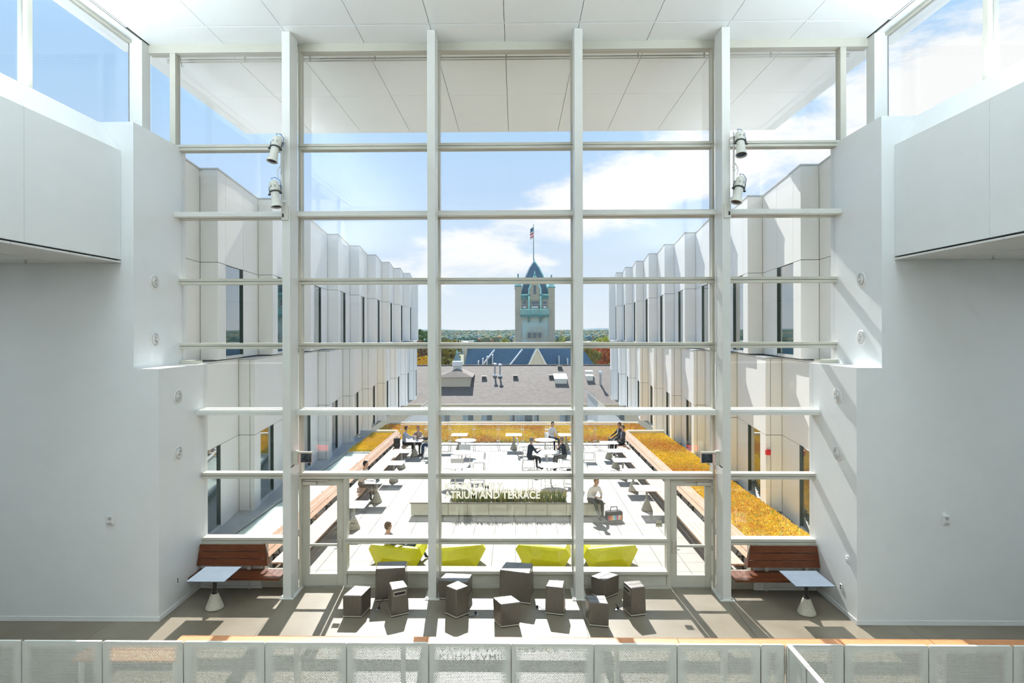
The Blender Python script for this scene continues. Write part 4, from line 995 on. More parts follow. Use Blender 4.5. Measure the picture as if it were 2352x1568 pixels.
M_TST = stone_mat('tower_limestone', (.64, .57, .45), (.54, .48, .37)); M_TST2 = stone_mat('stained_limestone', (.64, .58, .46), (.54, .50, .39), (.48, .66, .64))
M_COPPER = mat('green_copper', (.34, .70, .64), .6, var=.25, scale=2); M_COPD = mat('dark_green_copper', (.08, .24, .24), .6, var=.3, scale=3); M_SLATE = mat('blue_slate', (.085, .17, .235), .55, var=.2, scale=4); M_TGL = mat('tower_glass', (.07, .12, .16), .1, spec=.8)
tw = thing('stone_tower', 'square limestone tower with green copper trim and a flagpole', 'tower', (0, 115, 0))
MB().box(.45, 7.2, .12, 7.3, -14, 13.0).build('shaft', M_TST2, tw)
for x0, x1, zt in ((.05, 1.25, 14.4), (6.40, 7.60, 14.15)):
    for y0 in (0, 6.3):
        q = MB().box(x0, x1, y0, y0 + 1.2, -14, zt).build('corner_pier', M_TST, tw)
        MB().box(x0 - .12, x1 + .12, y0 - .12, y0 + 1.32, zt, zt + .12).build('pier_cornice', M_COPD, q)
        xc, yc = (x0 + x1) / 2, y0 + .6; e = .68
        MB().add([(xc - e, yc - e, zt + .12), (xc + e, yc - e, zt + .12), (xc + e, yc + e, zt + .12), (xc - e, yc + e, zt + .12), (xc - .3, yc - .3, zt + .85), (xc + .3, yc - .3, zt + .85), (xc + .3, yc + .3, zt + .85), (xc - .3, yc + .3, zt + .85), (xc, yc, zt + 1.5)],
                 [(0, 1, 5, 4), (1, 2, 6, 5), (2, 3, 7, 6), (3, 0, 4, 7), (4, 5, 8), (5, 6, 8), (6, 7, 8), (7, 4, 8)]).build('pier_cap', M_COPPER, q)
        MB().lathe([(.13, 0), (.13, 1.2), (.04, 1.3)], (xc, yc, zt + 1.2), 8).build('finial', M_COPD, q)
xc, yc = 3.80, 3.7
ring = []
for hw, z in ((2.75, 12.9), (1.95, 16.0), (.95, 18.2), (.06, 19.6)): ring.append([(xc - hw, yc - hw, z), (xc + hw, yc - hw, z), (xc + hw, yc + hw, z), (xc - hw, yc + hw, z)])
m = MB(); V = [p for r in ring for p in r]; F_ = [(4 * i + k, 4 * i + (k + 1) % 4, 4 * i + 4 + (k + 1) % 4, 4 * i + 4 + k) for i in range(3) for k in range(4)]
rf3 = m.add(V, F_).build('roof', M_SLATE, tw)
for k in range(4): MB().tube([r[k] for r in ring], .13, 6).build('hip_flashing', M_COPPER if k != 0 else M_PLATE, rf3)
MB().lathe([(.35, 19.1), (.12, 19.7), (.05, 20.2)], (xc, yc, 0), 8).build('roof_cap', M_COPPER, rf3)
fp = MB().tube([(xc - .1, yc, 19.6), (xc - .1, yc, 26.9)], [.09, .05], 8).build('flagpole', M_COPD, tw)
fm = MB()
for j in range(8):
    for i in range(4):
        def FP(i, j): return (xc - .12 - .16 * i + .05 * math.sin(j * 1.3), yc - .1 + .12 * math.sin(i * 2.2 + j), 26.3 - .27 * j - .10 * i)
        fm.add([FP(i, j), FP(i + 1, j), FP(i + 1, j + 1), FP(i, j + 1)], [(0, 1, 2, 3)], 2 if j < 3 else (j % 2))
fm.build('flag', [mat('flag_red', (.7, .06, .08), .8), mat('flag_white', (.85, .8, .8), .8), mat('flag_blue', (.05, .20, .30), .8)], fp)
g = MB().extr([(2.83, -.05, 11.9), (4.80, -.05, 11.9), (4.80, -.05, 14.15), (3.8, -.05, 16.0), (2.83, -.05, 14.15)], (0, 2.5, 0)).build('gable', M_TST, tw)
for a, b_ in (((2.75, 14.0), (3.8, 16.7)), ((4.88, 14.0), (3.8, 16.7))): MB().bar((a[0], -.1, a[1]), (b_[0], -.1, b_[1]), .3, .28).build('gable_coping', M_COPPER, g)
MB().lathe([(.3, 0), (.12, .7), (.03, 1.2)], (3.8, 0, 16.2), 6).build('gable_finial', M_COPPER, g)
def twin(x0, x1, z0, z1, split=None):
    w = MB(); t_ = .09; w.box(x0 - t_, x1 + t_, -.10, .02, z0 - t_, z0); w.box(x0 - t_, x1 + t_, -.10, .02, z1, z1 + t_); w.box(x0 - t_, x0, -.10, .02, z0, z1); w.box(x1, x1 + t_, -.10, .02, z0, z1)
    if split: w.box(x0, x1, -.10, .02, split - .05, split + .05)
    w = w.build('window', M_TST, tw)
    zz = [z0, z1] if not split else [z0, split - .05, split + .05, z1]
    for a, b_ in zip(zz[::2], zz[1::2]): MB().box(x0, x1, -.06, -.04, a, b_).build('pane', M_TGL, w)
    if split: MB().box(x0 + .1, x1 - .1, -.08, -.06, z0 + .1, z0 + .45).build('blind', M_PLATE, w)
twin(3.54, 4.08, 12.9, 14.6)
twin(1.48, 2.22, 10.2, 11.7, 11.0); twin(3.09, 4.51, 10.2, 11.6, 11.0); twin(5.34, 6.09, 10.2, 11.6, 11.0)
for x in (2.52, 3.51, 4.51): twin(x, x + .49, 4.63, 5.62)
for x0, x1 in ((1.2, 2.55), (5.05, 6.40)):
    q = MB().box(x0, x1, -.15, .2, 11.95, 12.7).build('frieze', M_COPD, tw); MB().box(x0 - .05, x1 + .05, -.3, .2, 12.7, 12.95).build('cornice', M_COPPER, q)
for x in (2.55, 4.78): 
    q = MB().box(x, x + .27, -.45, 0, 8.9, 14.1).build('pilaster', M_COPPER, tw); MB().box(x - .12, x + .39, -.5, 0, 12.6, 12.85).build('pilaster_band', M_COPD, q); MB().box(x, x + .26, -.3, .1, 7.6, 8.7).build('bracket', M_COPD, q)
bc = MB().box(1.05, 6.47, -.75, .1, 8.62, 9.05).build('balcony', M_COPD, tw); MB().box(1.0, 6.5, -.8, -.6, 9.95, 10.12).build('balcony_rail', M_COPPER, bc)
bb = MB()
for k in range(27): bb.box(1.1 + k * .203, 1.2 + k * .203, -.75, -.65, 9.05, 9.95)
tag(bb.build('balusters', M_COPPER, bc), kind='stuff')

hl = thing('slate_roof_hall', 'hall with steep blue slate roofs and a cream gable below the tower', 'building', (0, 96, 0))
MB().box(-8.4, 14.0, 3.0, 16, -14, -1.5).build('wall', M_TST, hl)
MB().add([(-8.6, 0, -3.5), (15.5, 0, -3.5), (11.2, 7, 3.35), (-7.9, 7, 3.35), (-8.6, 16, -3.5), (15.5, 16, -3.5)], [(0, 1, 2, 3), (3, 2, 5, 4), (0, 3, 4), (1, 5, 2)]).build('main_roof', M_SLATE, hl)
for a, b_ in (((-6.8, -1.0), (-3.4, 2.9)), ((-2.4, -1.0), (1.3, 3.0))): 
    MB().bar((a[0], 1.0, a[1] - .6), (b_[0], 5.6, b_[1] - .1), .22, .2).build('hip_flashing', M_PLATE, hl)
g2 = MB().extr([(.9, -1.6, -2.0), (6.2, -1.6, -2.0), (3.55, -1.6, 3.1)], (0, 3.0, 0)).build('gable', mat('cream_stucco', (.60, .58, .48), .7, var=.08, scale=1.5, stretch=(4, 1, .3)), hl)
MB().add([(.6, -1.75, -2.3), (3.55, -1.75, 3.35), (6.5, -1.75, -2.3), (.6, 7, -2.3), (3.55, 7, 3.35), (6.5, 7, -2.3)], [(0, 3, 4, 1), (1, 4, 5, 2)]).build('gable_roof', M_SLATE, g2)
for a, b_ in (((.7, -2.1), (3.5, 3.2)), ((6.4, -2.1), (3.6, 3.2))): MB().bar((a[0], -1.7, a[1]), (b_[0], -1.7, b_[1]), .12, .2).build('verge', M_PLATE, g2)
tt_ = MB().lathe([(1.75, -3.5), (1.6, -2.5), (.9, .6), (.05, 2.6)], (-9.3, 2.0, 0), 12).build('turret_roof', mat('pale_slate', (.22, .32, .34), .6, var=.1), hl)
MB().lathe([(.35, 1.7), (.15, 2.3), (.05, 2.9)], (-9.3, 2.0, 0), 8).build('turret_cap', M_COPPER, tt_)
MB().lathe([(1.5, -14), (1.5, -3.4)], (-9.3, 2.0, 0), 12).build('turret_wall', M_TST, tt_)
q = MB().box(-8.55, -8.0, 5.5, 7.2, -2, 4.0).build('chimney', M_TST, hl); MB().box(-8.65, -7.9, 5.4, 7.3, 4.0, 4.2).build('chimney_cap', M_PLATE, q)
for x, z in ((-5.9, .5), (-5.2, .9), (-4.5, 1.2), (-3.6, 1.5), (7.2, 1.3), (8.6, .9), (9.8, .7)): MB().box(x - .05, x + .05, 2.0, 5.4, z - .9, z + .6).build('roof_flashing', M_PLATE, hl)

# ------------------------------------------------------------------ trees, town and far woods
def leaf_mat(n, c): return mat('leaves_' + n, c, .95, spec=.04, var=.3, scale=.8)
LEAF = {'yellow': leaf_mat('yellow', (.72, .42, .02)), 'red': leaf_mat('red', (.58, .17, .06)), 'olive': leaf_mat('olive', (.30, .25, .06)), 'brown': leaf_mat('brown', (.24, .15, .09)), 'green': leaf_mat('green', (.12, .20, .07)), 'lime': leaf_mat('lime', (.42, .42, .08))}
M_BARK = mat('bark', (.10, .075, .055), .9, var=.2)
def tree(kind, lab, x, y, ztop, r, h, n=700, seed=1):
    rnd = random.Random(seed); t = thing('tree', lab, 'tree', (x, y, -12), 0, 'trees beyond the apartment house')
    zc = ztop - h / 2 + 12
    tm = MB(); tm.tube([(0, 0, 0), (.1, 0, zc * .6), (0, .1, zc)], [r * .12, r * .09, r * .04], 7)
    for k in range(5):
        a = k * 1.257; tm.tube([(0, 0, zc * .75), (math.cos(a) * r * .35, math.sin(a) * r * .35, zc), (math.cos(a) * r * .6, math.sin(a) * r * .6, zc + h * .25)], [r * .05, r * .03, r * .01], 5)
    tm.build('trunk', M_BARK, t)
    m = MB(); cl_ = []
    for k in range(16):
        u = rnd.uniform(-1, 1); a = rnd.uniform(0, 6.28); q = math.sqrt(1 - u * u) * rnd.uniform(.5, .85)
        cl_.append((math.cos(a) * q * r, math.sin(a) * q * r, zc + u * .38 * h, rnd.uniform(.3, .48) * r))
    for k in range(n):
        c = cl_[k % 16]; v = Vector((rnd.gauss(0, 1), rnd.gauss(0, 1), rnd.gauss(0, 1))).normalized() * c[3] * rnd.uniform(.75, 1.1); p = Vector(c[:3]) + v
        a = Vector((rnd.gauss(0, 1), rnd.gauss(0, 1), rnd.gauss(0, 1))).normalized(); b_ = a.orthogonal().normalized(); s_ = r * rnd.uniform(.07, .13)
        m.add([p - a * s_, p + b_ * s_, p + a * s_, p - b_ * s_], [(0, 1, 2, 3)])
    m.build('crown', LEAF[kind], t); return t
tree('yellow', 'bright yellow tree left of the slate hall', -12.9, 86, 2.3, 1.9, 4.6, seed=2)
tree('brown', 'tall bare brown tree behind the yellow tree on the left', -16.0, 104, 4.6, 3.0, 8.0, 900, 3)
tree('olive', 'dark olive tree behind the slate turret', -13.6, 124, 4.4, 3.6, 8.0, 900, 4)
tree('olive', 'olive tree right of the slate hall', 13.9, 112, 3.9, 2.2, 7.5, 800, 5)
tree('red', 'orange red maple at the right edge of the town view', 17.6, 120, 3.1, 2.6, 5.0, 1000, 6)
tree('lime', 'small yellow green tree below the orange red maple', 17.0, 104, .7, 1.6, 3.0, 500, 7)
tree('lime', 'yellow green treetop just left of the stone tower', -2.2, 170, 4.2, 2.4, 5.0, 500, 8)
tree('lime', 'yellow green treetop just right of the stone tower', 12.3, 170, 5.0, 2.2, 6.0, 500, 9)
tree('lime', 'yellow green treetop above the roof near the right wing', 25.5, 180, 4.2, 4.0, 6.0, 500, 10)
tree('green', 'large green tree beside the left wing end', -34, 210, 5.0, 7.0, 12.0, 900, 11)
tree('yellow', 'low yellow tree beside the left wing end', -25, 160, 2.6, 2.0, 4.0, 400, 12)
tree('olive', 'brown olive treetops left of the slate turret', -22, 190, 3.2, 4.0, 7.0, 500, 13)
def house(nm, lab, x, y, w, d, z0, z1, m, roof):
    t = thing(nm, lab, 'building', (x, y, 0), 0, 'low town buildings')
    MB().box(-w / 2, w / 2, 0, d, -12, z1).build('wall', m, t); MB().box(-w / 2 - .3, w / 2 + .3, -.3, d + .3, z1, z1 + .35).build('roof', roof, t)
    k = max(3, int(w / 6))
    for i in range(k):
        x0 = -w / 2 + (i + .5) * w / k; MB().box(x0 - w / k * .3, x0 + w / k * .3, -.05, .02, z0 + (z1 - z0) * .3, z1 - (z1 - z0) * .25).build('window', M_TGL, t)
M_BRICK = mat('red_brick', (.24, .08, .06), .8, var=.1); M_WHT = mat('warehouse_white', (.75, .75, .73), .7)
house('town_building', 'red brick building with white bands between the autumn trees on the right', 21.5, 165, 9, 8, -8, 1.6, M_BRICK, M_PLATE)
house('warehouse', 'long white warehouse roof left of the tower near the horizon', -45, 480, 22, 10, -12, -2.2, M_WHT, M_PLATE)
house('warehouse', 'low white warehouse just left of the tower', -22, 420, 16, 10, -12, -3.2, M_WHT, M_PLATE)
house('warehouse', 'white warehouse right of the tower near the horizon', 45, 460, 20, 10, -12, -2.6, M_WHT, M_PLATE)
house('warehouse', 'broad white warehouse near the right wing on the horizon', 75, 500, 30, 12, -12, -3.0, M_WHT, M_PLATE)
gd = MB().box(-900, 900, 40, 5200, -13, -12).build('ground', mat('town_ground', (.16, .18, .10), .9, var=.3, scale=.02)); tag(gd, 'distant green ground of the town', 'ground', kind='structure')
rnd = random.Random(5); fm = MB()
for k in range(12500):
    d = 330 * (2700 / 330) ** rnd.random(); x = rnd.uniform(-.42, .42) * d + rnd.uniform(-30, 30); h = rnd.uniform(7, 11) + (d / 2600) * 13; r = rnd.uniform(2.6, 4.6) * (1 + d / 1700)
    if d < 540 and (abs(x + 45) < 24 or abs(x + 22) < 22 or abs(x - 45) < 24 or abs(x - 75) < 32): continue
    mi = rnd.choices((0, 1, 2, 3), (6, 2, 1, 2))[0]; a0 = rnd.random() * 6; V = []
    for f_, zf in ((.55, 0.0), (1.0, .42), (.92, .68), (.55, .92)):
        for q in range(6):
            rr_ = r * f_ * rnd.uniform(.82, 1.15); V.append((x + rr_ * math.cos(a0 + q * 1.047), d + rr_ * math.sin(a0 + q * 1.047), -12.1 + h * zf * rnd.uniform(.93, 1.07)))
    V.append((x, d, -12 + h))
    fm.add(V, [(6 * i + q, 6 * i + (q + 1) % 6, 6 * i + 6 + (q + 1) % 6, 6 * i + 6 + q) for i in range(3) for q in range(6)] + [(18 + q, 18 + (q + 1) % 6, 24) for q in range(6)], mi)
fw = fm.build('distant_woods', [leaf_mat('hazy_green', (.13, .20, .15)), leaf_mat('wood_olive', (.24, .24, .14)), leaf_mat('wood_orange', (.36, .23, .12)), leaf_mat('hazy_blue', (.16, .24, .25))], smooth=True)  # leaf colours lightened and blued, distance haze painted into them
tag(fw, 'wooded plain reaching to the horizon', 'woods', kind='stuff')
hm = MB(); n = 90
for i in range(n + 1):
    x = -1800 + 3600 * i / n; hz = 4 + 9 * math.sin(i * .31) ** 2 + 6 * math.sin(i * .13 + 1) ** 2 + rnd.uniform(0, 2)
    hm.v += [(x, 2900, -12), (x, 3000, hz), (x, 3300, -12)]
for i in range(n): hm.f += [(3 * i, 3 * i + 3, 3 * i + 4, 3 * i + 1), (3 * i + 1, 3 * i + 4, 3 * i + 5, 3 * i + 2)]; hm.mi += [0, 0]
tag(hm.build('hills', leaf_mat('hill', (.28, .36, .38))), 'low wooded ridge along the horizon', 'hills', kind='structure')  # blue-grey leaf colour with the far haze mixed in
# ------------------------------------------------------------------ faceted lime lounge chairs just outside the glass
import bmesh
def hull(pts, name, m, parent, mir=1):
    bm = bmesh.new(); vs_ = [bm.verts.new((p[0] * mir, p[1], p[2])) for p in pts]
    r = bmesh.ops.convex_hull(bm, input=vs_); 
    bmesh.ops.delete(bm, geom=list({g for g in list(r['geom_interior']) + list(r['geom_unused']) if isinstance(g, bmesh.types.BMVert)}), context='VERTS')
    bmesh.ops.recalc_face_normals(bm, faces=bm.faces)
    me = bpy.data.meshes.new(name); bm.to_mesh(me); bm.free(); me.materials.append(m)
    o = bpy.data.objects.new(name, me); C.objects.link(o); o.parent = parent; return o
def lounge(x, mir, lab, rz=0):
    t = thing('lounge_chair', lab, 'armchair', (x, 15.2, 0), rz, 'faceted lime chairs on the terrace')
    hull([(-.48, .02, 0), (.5, .02, 0), (.42, .3, 0), (-.42, .3, 0), (-.71, .12, .42), (.66, .06, .28), (-.30, -.16, .31), (.34, -.14, .22), (-.62, .03, .58), (.22, -.02, .44), (.22, .14, .44), (-.58, .2, .59), (.56, .08, .46), (.5, .22, .45)], 'backrest', M_LIME, t, mir)
    hull([(-.72, .14, .43), (-.63, .05, .58), (-.46, .2, .58), (-.62, .78, .41), (-.46, .78, .40), (-.44, .7, 0), (-.38, .2, 0), (-.70, .6, .3)], 'armrest', M_LIME, t, mir)
    hull([(.67, .06, .27), (.55, .18, .46), (.67, .70, .47), (.47, .75, .44), (.46, .7, 0), (.40, .2, 0), (.72, .55, .33), (.44, .25, .44)], 'armrest', M_LIME, t, mir)
    hull([(-.45, .15, 0.002), (.45, .15, 0.002), (.43, .72, 0.002), (-.43, .72, 0.002), (-.45, .15, .29), (.45, .15, .27), (.45, .76, .33), (-.45, .76, .33)], 'seat', M_LIME, t, mir)
lounge(-2.80, 1, 'faceted lime lounge chair with a man sitting in it')
lounge(-1.26, -1, 'empty faceted lime lounge chair next to the seated man')
lounge(.93, 1, 'empty faceted lime lounge chair right of the middle behind the tall block')
lounge(2.58, -1, 'faceted lime lounge chair farthest right')

# ------------------------------------------------------------------ people
def pm_(n, c, r=.8): return mat('cloth_' + n, c, r, var=.08, scale=20)
SKIN = mat('skin', (.62, .38, .27), .5, var=.05, scale=12); SKIN2 = mat('skin_tan', (.48, .28, .19), .5, var=.05, scale=12)
def person(lab, loc, rz, top, legs, hair, seat=.45, lean=0.0, hands=None, skin=SKIN, shoes=None, head_turn=0.0, feet=None, hair_len=0.0, sleeves=True, knees=None, scale=1.0, shirt=None):
    V = []; E_ = []; RAD = []; REG = []
    def v(p, r, par, reg):
        V.append(Vector(p)); RAD.append(r if isinstance(r, tuple) else (r, r)); REG.append(reg)
        if par is not None: E_.append((par, len(V) - 1))
        return len(V) - 1
    L = R(lean); hz = seat + .105
    def up(x, y, z):      # torso point, z above the hip, leaned about the hip
        return (x, y * math.cos(L) + z * math.sin(L), hz + z * math.cos(L) - y * math.sin(L))
    pel = v((0, 0, hz), (.15, .11), None, 'legs')
    sp = v(up(0, -.01, .18), (.135, .10), pel, 'top'); chs = v(up(0, 0, .36), (.155, .11), sp, 'top'); shc = v(up(0, 0, .47), (.10, .08), chs, 'top')
    nk = v(up(0, .01, .56), .052, shc, 'skin')
    th = R(head_turn); nb = Vector(up(0, .02, .60))
    def hd(x, y, z): return (nb.x + x * math.cos(th) - y * math.sin(th), nb.y + x * math.sin(th) + y * math.cos(th), nb.z + z)
    jw = v(hd(0, .035, .06), (.062, .068), nk, 'skin'); md = v(hd(0, .025, .135), (.075, .092), jw, 'skin'); cr_ = v(hd(0, .012, .20), (.058, .07), md, 'skin')
    v(hd(0, .128, .11), .014, md, 'skin')
    for sx in (-1, 1): v(hd(sx * .082, .01, .115), .016, md, 'skin')
    hands = hands or ((-.20, .38, .30), (.20, .38, .30))
    for sx, hp in zip((-1, 1), hands):
        s0 = v(up(sx * .175, 0, .44), .062, shc, 'top'); S0 = V[s0]; Hd = Vector((hp[0], hp[1], hz + hp[2]))
        d = Hd - S0; ln = d.length; ua, fa = .28, .26
        if ln > ua + fa - .01: Hd = S0 + d.normalized() * (ua + fa - .01); d = Hd - S0; ln = d.length
        a = (ua * ua - fa * fa + ln * ln) / (2 * ln); hgt = math.sqrt(max(0, ua * ua - a * a)); pole = Vector((sx * .6, -.3, -1)); pole = (pole - d.normalized() * pole.dot(d.normalized())).normalized()
        El = S0 + d.normalized() * a + pole * hgt
        e = v(El, .044, s0, 'top'); w = v(Hd, .028, e, 'top' if sleeves else 'skin')
        f = (Hd - El).normalized(); side = f.cross(Vector((0, 0, 1))); side = side.normalized() if side.length > .1 else Vector((1, 0, 0)); dn = side.cross(f).normalized()
        if dn.z > 0: dn = -dn
        pa = v(Hd + f * .06, (.034, .02), w, 'skin')
        for q, (o_, l_) in enumerate(((-.028, .075), (-.009, .088), (.010, .082), (.028, .062))):
            b0 = v(Hd + f * .10 + side * o_, .0095, pa, 'skin'); b1 = v(V[b0] + f * l_ * .5 + dn * l_ * .25, .0088, b0, 'skin'); v(V[b1] + f * l_ * .25 + dn * l_ * .4, .0078, b1, 'skin')
        t0 = v(Hd + f * .05 - side * sx * .035 + dn * .005, .011, pa, 'skin'); v(V[t0] + f * .045 - side * sx * .012 + dn * .02, .009, t0, 'skin')
    feet = feet or ((-.13, .46), (.13, .46))
    for i, (sx, ft) in enumerate(zip((-1, 1), feet)):
        h0 = v((sx * .095, .02, hz - .015), .098, pel, 'legs')
        kz = seat + .07; kn = (knees[i] if knees else (sx * .14, .43, kz))
        k = v(kn, .062, h0, 'legs'); cf = v((kn[0] * .5 + ft[0] * .5, kn[1] * .55 + ft[1] * .45, kn[2] * .6 + .04), .056, k, 'legs'); an = v((ft[0], ft[1], .09), .04, cf, 'legs')
        fd = Vector((ft[0] * .25, .16, 0)); v((ft[0] + fd.x * .2, ft[1] - .02, .05), .042, an, 'shoe'); hl_ = len(V) - 1; v((ft[0] + fd.x, ft[1] + fd.y, .035), .036, hl_, 'shoe')
    bm = bmesh.new(); lay = bm.verts.layers.skin.verify(); bvs = [bm.verts.new(p) for p in V]
    for q, r in zip(bvs, RAD): q[lay].radius = r
    bvs[0][lay].use_root = True
    for a, b in E_: bm.edges.new((bvs[a], bvs[b]))
    me = bpy.data.meshes.new('body_cage'); bm.to_mesh(me); bm.free()
    o = bpy.data.objects.new('body_cage', me); C.objects.link(o); sk_ = o.modifiers.new('skin', 'SKIN'); sk_.use_smooth_shade = True
    ss = o.modifiers.new('sub', 'SUBSURF'); ss.levels = 1; ss.render_levels = 1
    dg = bpy.context.evaluated_depsgraph_get(); body = bpy.data.meshes.new_from_object(o.evaluated_get(dg)); bpy.data.objects.remove(o); bpy.data.meshes.remove(me)
    body.name = 'person_body'; body.materials.clear(); order = {'skin': 0, 'top': 1, 'legs': 2, 'shoe': 3}
    for m in (skin, top, legs, shoes or M_BLACK): body.materials.append(m)
    segs = [(V[a], V[b], REG[b], RAD[b][0]) for a, b in E_]
    for p in body.polygons:
        c = p.center; best = None
        for a, b, rg, rad in segs:
            ab = b - a; t = max(0, min(1, (c - a).dot(ab) / max(1e-9, ab.length_squared))); d = (c - a - ab * t).length - rad * .6
            if best is None or d < best[0]: best = (d, rg)
        p.material_index = order[best[1]]; p.use_smooth = True
    root = bpy.data.objects.new('person', body); C.objects.link(root); root.location = loc; root.rotation_euler[2] = rz; root.scale = (scale,) * 3
    tag(root, lab, 'person')
    if shirt: MB().hexa([up(-.03, .075, .14), up(.03, .075, .14), up(.03, .125, .14), up(-.03, .125, .14), up(-.045, .06, .46), up(.045, .06, .46), up(.055, .10, .46), up(-.055, .10, .46)]).build('shirt_front', shirt, root, bev=.01)
    hm_ = MB(); n, mm = 14, 9
    for j in range(mm + 1):
        ph = math.pi * j / mm
        for i in range(n):
            a = 2 * math.pi * i / n; fy = math.cos(a)       # fy = 1 at the face
            z = math.cos(ph); lim = -.05 if fy > .45 else (-.75 - hair_len * .4)
            if fy > .45: lim = .42
            z2 = max(z, lim); r_ = math.sqrt(max(0, 1 - z2 * z2)) if z2 > lim or True else 0
            r_ = math.sin(ph) if z >= lim else math.sqrt(max(0, 1 - lim * lim)) * .97
            drop = hair_len * .16 if (z < lim + .05 and fy < .2) else 0
            hm_.v.append(hd(.086 * r_ * math.sin(a), .014 + .103 * r_ * fy, .135 + .118 * z2 - drop))
    for j in range(mm):
        for i in range(n): hm_.f.append((j * n + i, (j + 1) * n + i, (j + 1) * n + (i + 1) % n, j * n + (i + 1) % n)); hm_.mi.append(0)
    hm_.build('hair', hair, root, smooth=True)
    ey = MB()
    for sx in (-1, 1): ey.sphere(hd(sx * .032, .108, .135), .010, 6, 4)
    ey.build('eyes', M_BLACK, root); ey2 = MB().bar(hd(-.022, .112, .065), hd(.022, .112, .065), .008, .008).build('mouth', mat('lips', (.45, .16, .13), .5), root)
    return root
def face(dx, dy): return math.atan2(-dx, dy)
H_BR = mat('hair_brown', (.10, .055, .03), .6, var=.2, scale=40); H_BK = mat('hair_black', (.025, .02, .02), .5, var=.2, scale=40); H_GR = mat('hair_grey', (.22, .21, .20), .6, var=.2, scale=40); H_AU = mat('hair_auburn', (.32, .12, .05), .6, var=.2, scale=40)
NAVY = pm_('navy', (.025, .035, .06)); DENIM = pm_('denim', (.03, .07, .16)); WHITE = pm_('white', (.80, .80, .80)); BLUE = pm_('pale_blue', (.40, .47, .62)); CHAR = pm_('charcoal', (.05, .052, .06)); BLK = pm_('black', (.02, .02, .025)); MAROON = pm_('maroon', (.45, .36, .33)); GREY = pm_('grey', (.16, .165, .16)); PINKW = pm_('off_white', (.75, .68, .62))
person('man in a dark jacket and jeans sitting in the left lime chair', (-2.86, 15.50, 0), face(.75, .65), NAVY, DENIM, H_BR, seat=.27, lean=-26, hands=((-.05, .30, .26), (.10, .32, .25)), head_turn=-12, knees=[(-.12, .44, .50), (.16, .46, .46)], feet=((-.12, .72), (.2, .82)), scale=.96)
person('man in an off-white shirt reading at a table on the left bench', (-5.28, 21.45, 0), face(1, -.25), PINKW, GREY, H_BK, lean=14, hands=((-.10, .48, .30), (.16, .46, .30)), sleeves=False)
person('man in a pale blue shirt talking at the far left table', (-5.22, 29.25, 0), face(1, .05), BLUE, CHAR, H_BR, lean=10, hands=((-.08, .50, .32), (.14, .50, .30)))
person('woman in a white and maroon top leaning on the far left table', (-4.52, 29.62, 0), face(-.1, -1), MAROON, CHAR, H_AU, lean=16, hands=((-.02, .28, .56), (.14, .44, .30)), hair_len=.8, sleeves=False)
person('person in black with jeans half hidden by the middle left column', (-3.80, 28.95, 0), face(-1, .05), BLK, DENIM, H_BK, lean=8, hands=((-.14, .48, .30), (.14, .46, .28)))
person('man in an open dark suit at the far end of the right bench', (5.33, 30.35, 0), face(-1, -.25), BLK, BLK, H_BR, lean=-10, hands=((-.16, .36, .10), (.14, .38, .10)), skin=SKIN2, shirt=WHITE)
person('bearded man in a dark suit and light blue shirt on the right bench', (5.36, 29.35, 0), face(-1, -.35), CHAR, BLK, H_BR, lean=-6, hands=((-.12, .36, .12), (.12, .38, .12)), shirt=BLUE)
person('man in a dark jacket seen from behind at the round table', (.80, 25.95, 0), face(.85, .5), NAVY, CHAR, H_GR, lean=8, hands=((-.12, .46, .30), (.18, .44, .28)))
person('man in a navy shirt resting his face on his hand at the round table', (2.33, 26.25, 0), face(-1, -.35), NAVY, GREY, H_GR, lean=10, hands=((-.02, .22, .58), (.12, .34, .40)), skin=SKIN2, sleeves=False)
person('man in a white shirt sitting by the glass railing', (2.02, 30.55, 0), face(.5, -.85), WHITE, NAVY, H_BK, seat=.47, lean=6, hands=((-.06, .34, .14), (.10, .36, .14)))
chair(2.02, 30.55, face(.5, -.85), 'steel chair under the man in the white shirt by the railing')
person('person in a pale top and grey trousers on the right end of the planter', (2.66, 19.62, 0), face(.45, -.9), WHITE, GREY, H_AU, seat=.46, lean=27, hands=((-.12, .40, .14), (.14, .42, .16)), hair_len=.9, feet=((-.16, .40), (.06, .56)), scale=.96)

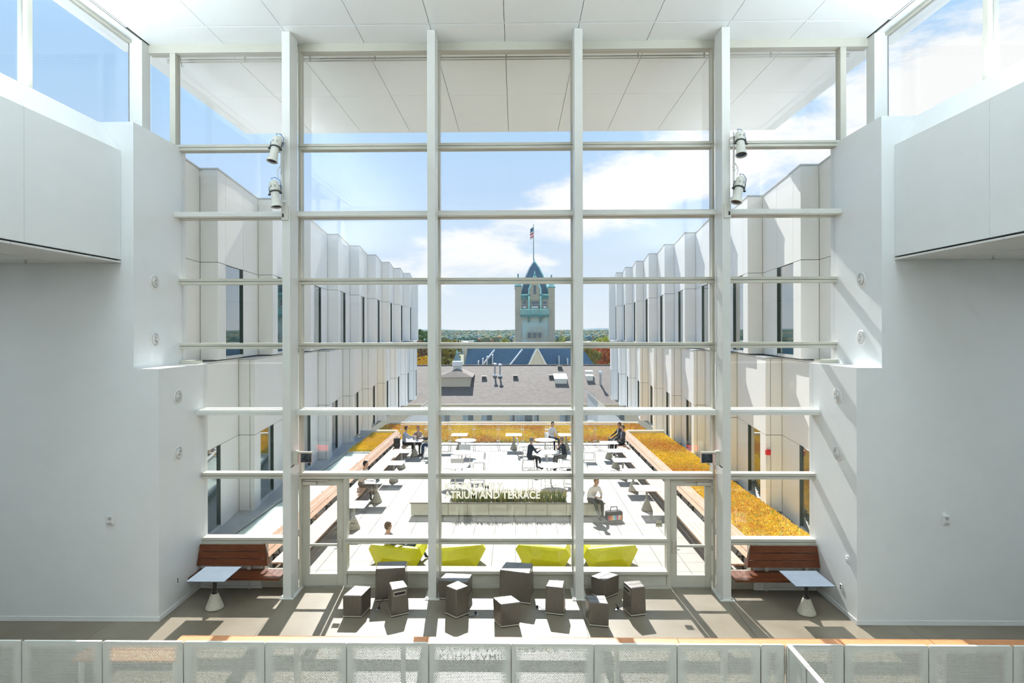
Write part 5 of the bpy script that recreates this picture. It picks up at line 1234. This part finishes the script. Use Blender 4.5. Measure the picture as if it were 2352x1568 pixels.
# their bags and papers
def rounded(name, m, parent, x0, x1, y0, y1, z0, z1, bv): return MB().box(x0, x1, y0, y1, z0, z1).build(name, m, parent, bev=bv, seg=3)
bp = thing('backpack', 'black backpack standing on the left bench beside the man in blue', 'bag', (-5.42, 28.65, .457), R(20))
rounded('bag_body', BLK, bp, -.15, .15, -.11, .11, 0, .44, .06); rounded('front_pocket', CHAR, bp, -.12, .12, -.16, -.11, .03, .24, .02); MB().tube([(-.05, .02, .44), (-.04, .02, .49), (.04, .02, .49), (.05, .02, .44)], .012, 6).build('handle', BLK, bp)
bg2 = thing('striped_bag', 'colourful striped bag on the paving beside the planter', 'bag', (3.30, 19.10, 0), R(12))
rounded('bag_body', BLK, bg2, -.26, .26, -.13, .13, 0, .30, .05)
for i, c in enumerate(((.75, .08, .05), (.8, .35, .1), (.75, .7, .65), (.1, .55, .65), (.7, .1, .3), (.75, .7, .65), (.8, .35, .1))):
    MB().box(-.22 + i * .063, -.158 + i * .063, -.142, -.128, .045, .19).build('stripe', mat('bag_stripe_%d' % i, c, .7, var=.15, scale=25), bg2)
MB().tube([(-.12, 0, .26), (-.10, 0, .42), (.10, 0, .42), (.12, 0, .26)], .015, 6).build('handle', BLK, bg2)
lp = thing('open_laptop', 'open dark laptop on the second nearest left terrace table', 'laptop', (-4.72, 21.15, .742), face(-1, .2))
MB().box(-.16, .16, -.11, .11, 0, .015).build('base', M_STEEL, lp); MB().hexa([(-.16, -.115, .015), (.16, -.115, .015), (.16, -.107, .015), (-.16, -.107, .015), (-.16, -.16, .22), (.16, -.16, .22), (.16, -.152, .22), (-.16, -.152, .22)]).build('screen', M_BLACK, lp)
for i, (x, y, a, lab) in enumerate(((-4.75, 28.75, 10, 'white papers on the far left table near the man in blue'), (-4.45, 28.95, -12, 'white papers on the far left table near the woman'), (4.62, 28.5, 20, 'white sheet on the farthest right terrace table'))):
    t = thing('paper_sheet', lab, 'paper', (x, y, .742), R(a)); MB().box(-.105, .105, -.15, .15, 0, .004).build('sheet', M_PLATE, t); MB().box(-.10, .10, -.145, .145, .004, .006).build('top_page', M_TABLEW, t)
b3 = thing('shoulder_bag', 'dark shoulder bag on the chair by the nearest right round table', 'bag', (2.33, 23.3, .458), R(30))
rounded('bag_body', CHAR, b3, -.16, .16, -.07, .07, 0, .22, .03); MB().tube([(-.12, 0, .2), (-.10, .02, .34), (.08, .04, .36), (.13, 0, .2)], .01, 6).build('strap', M_PLATE, b3)
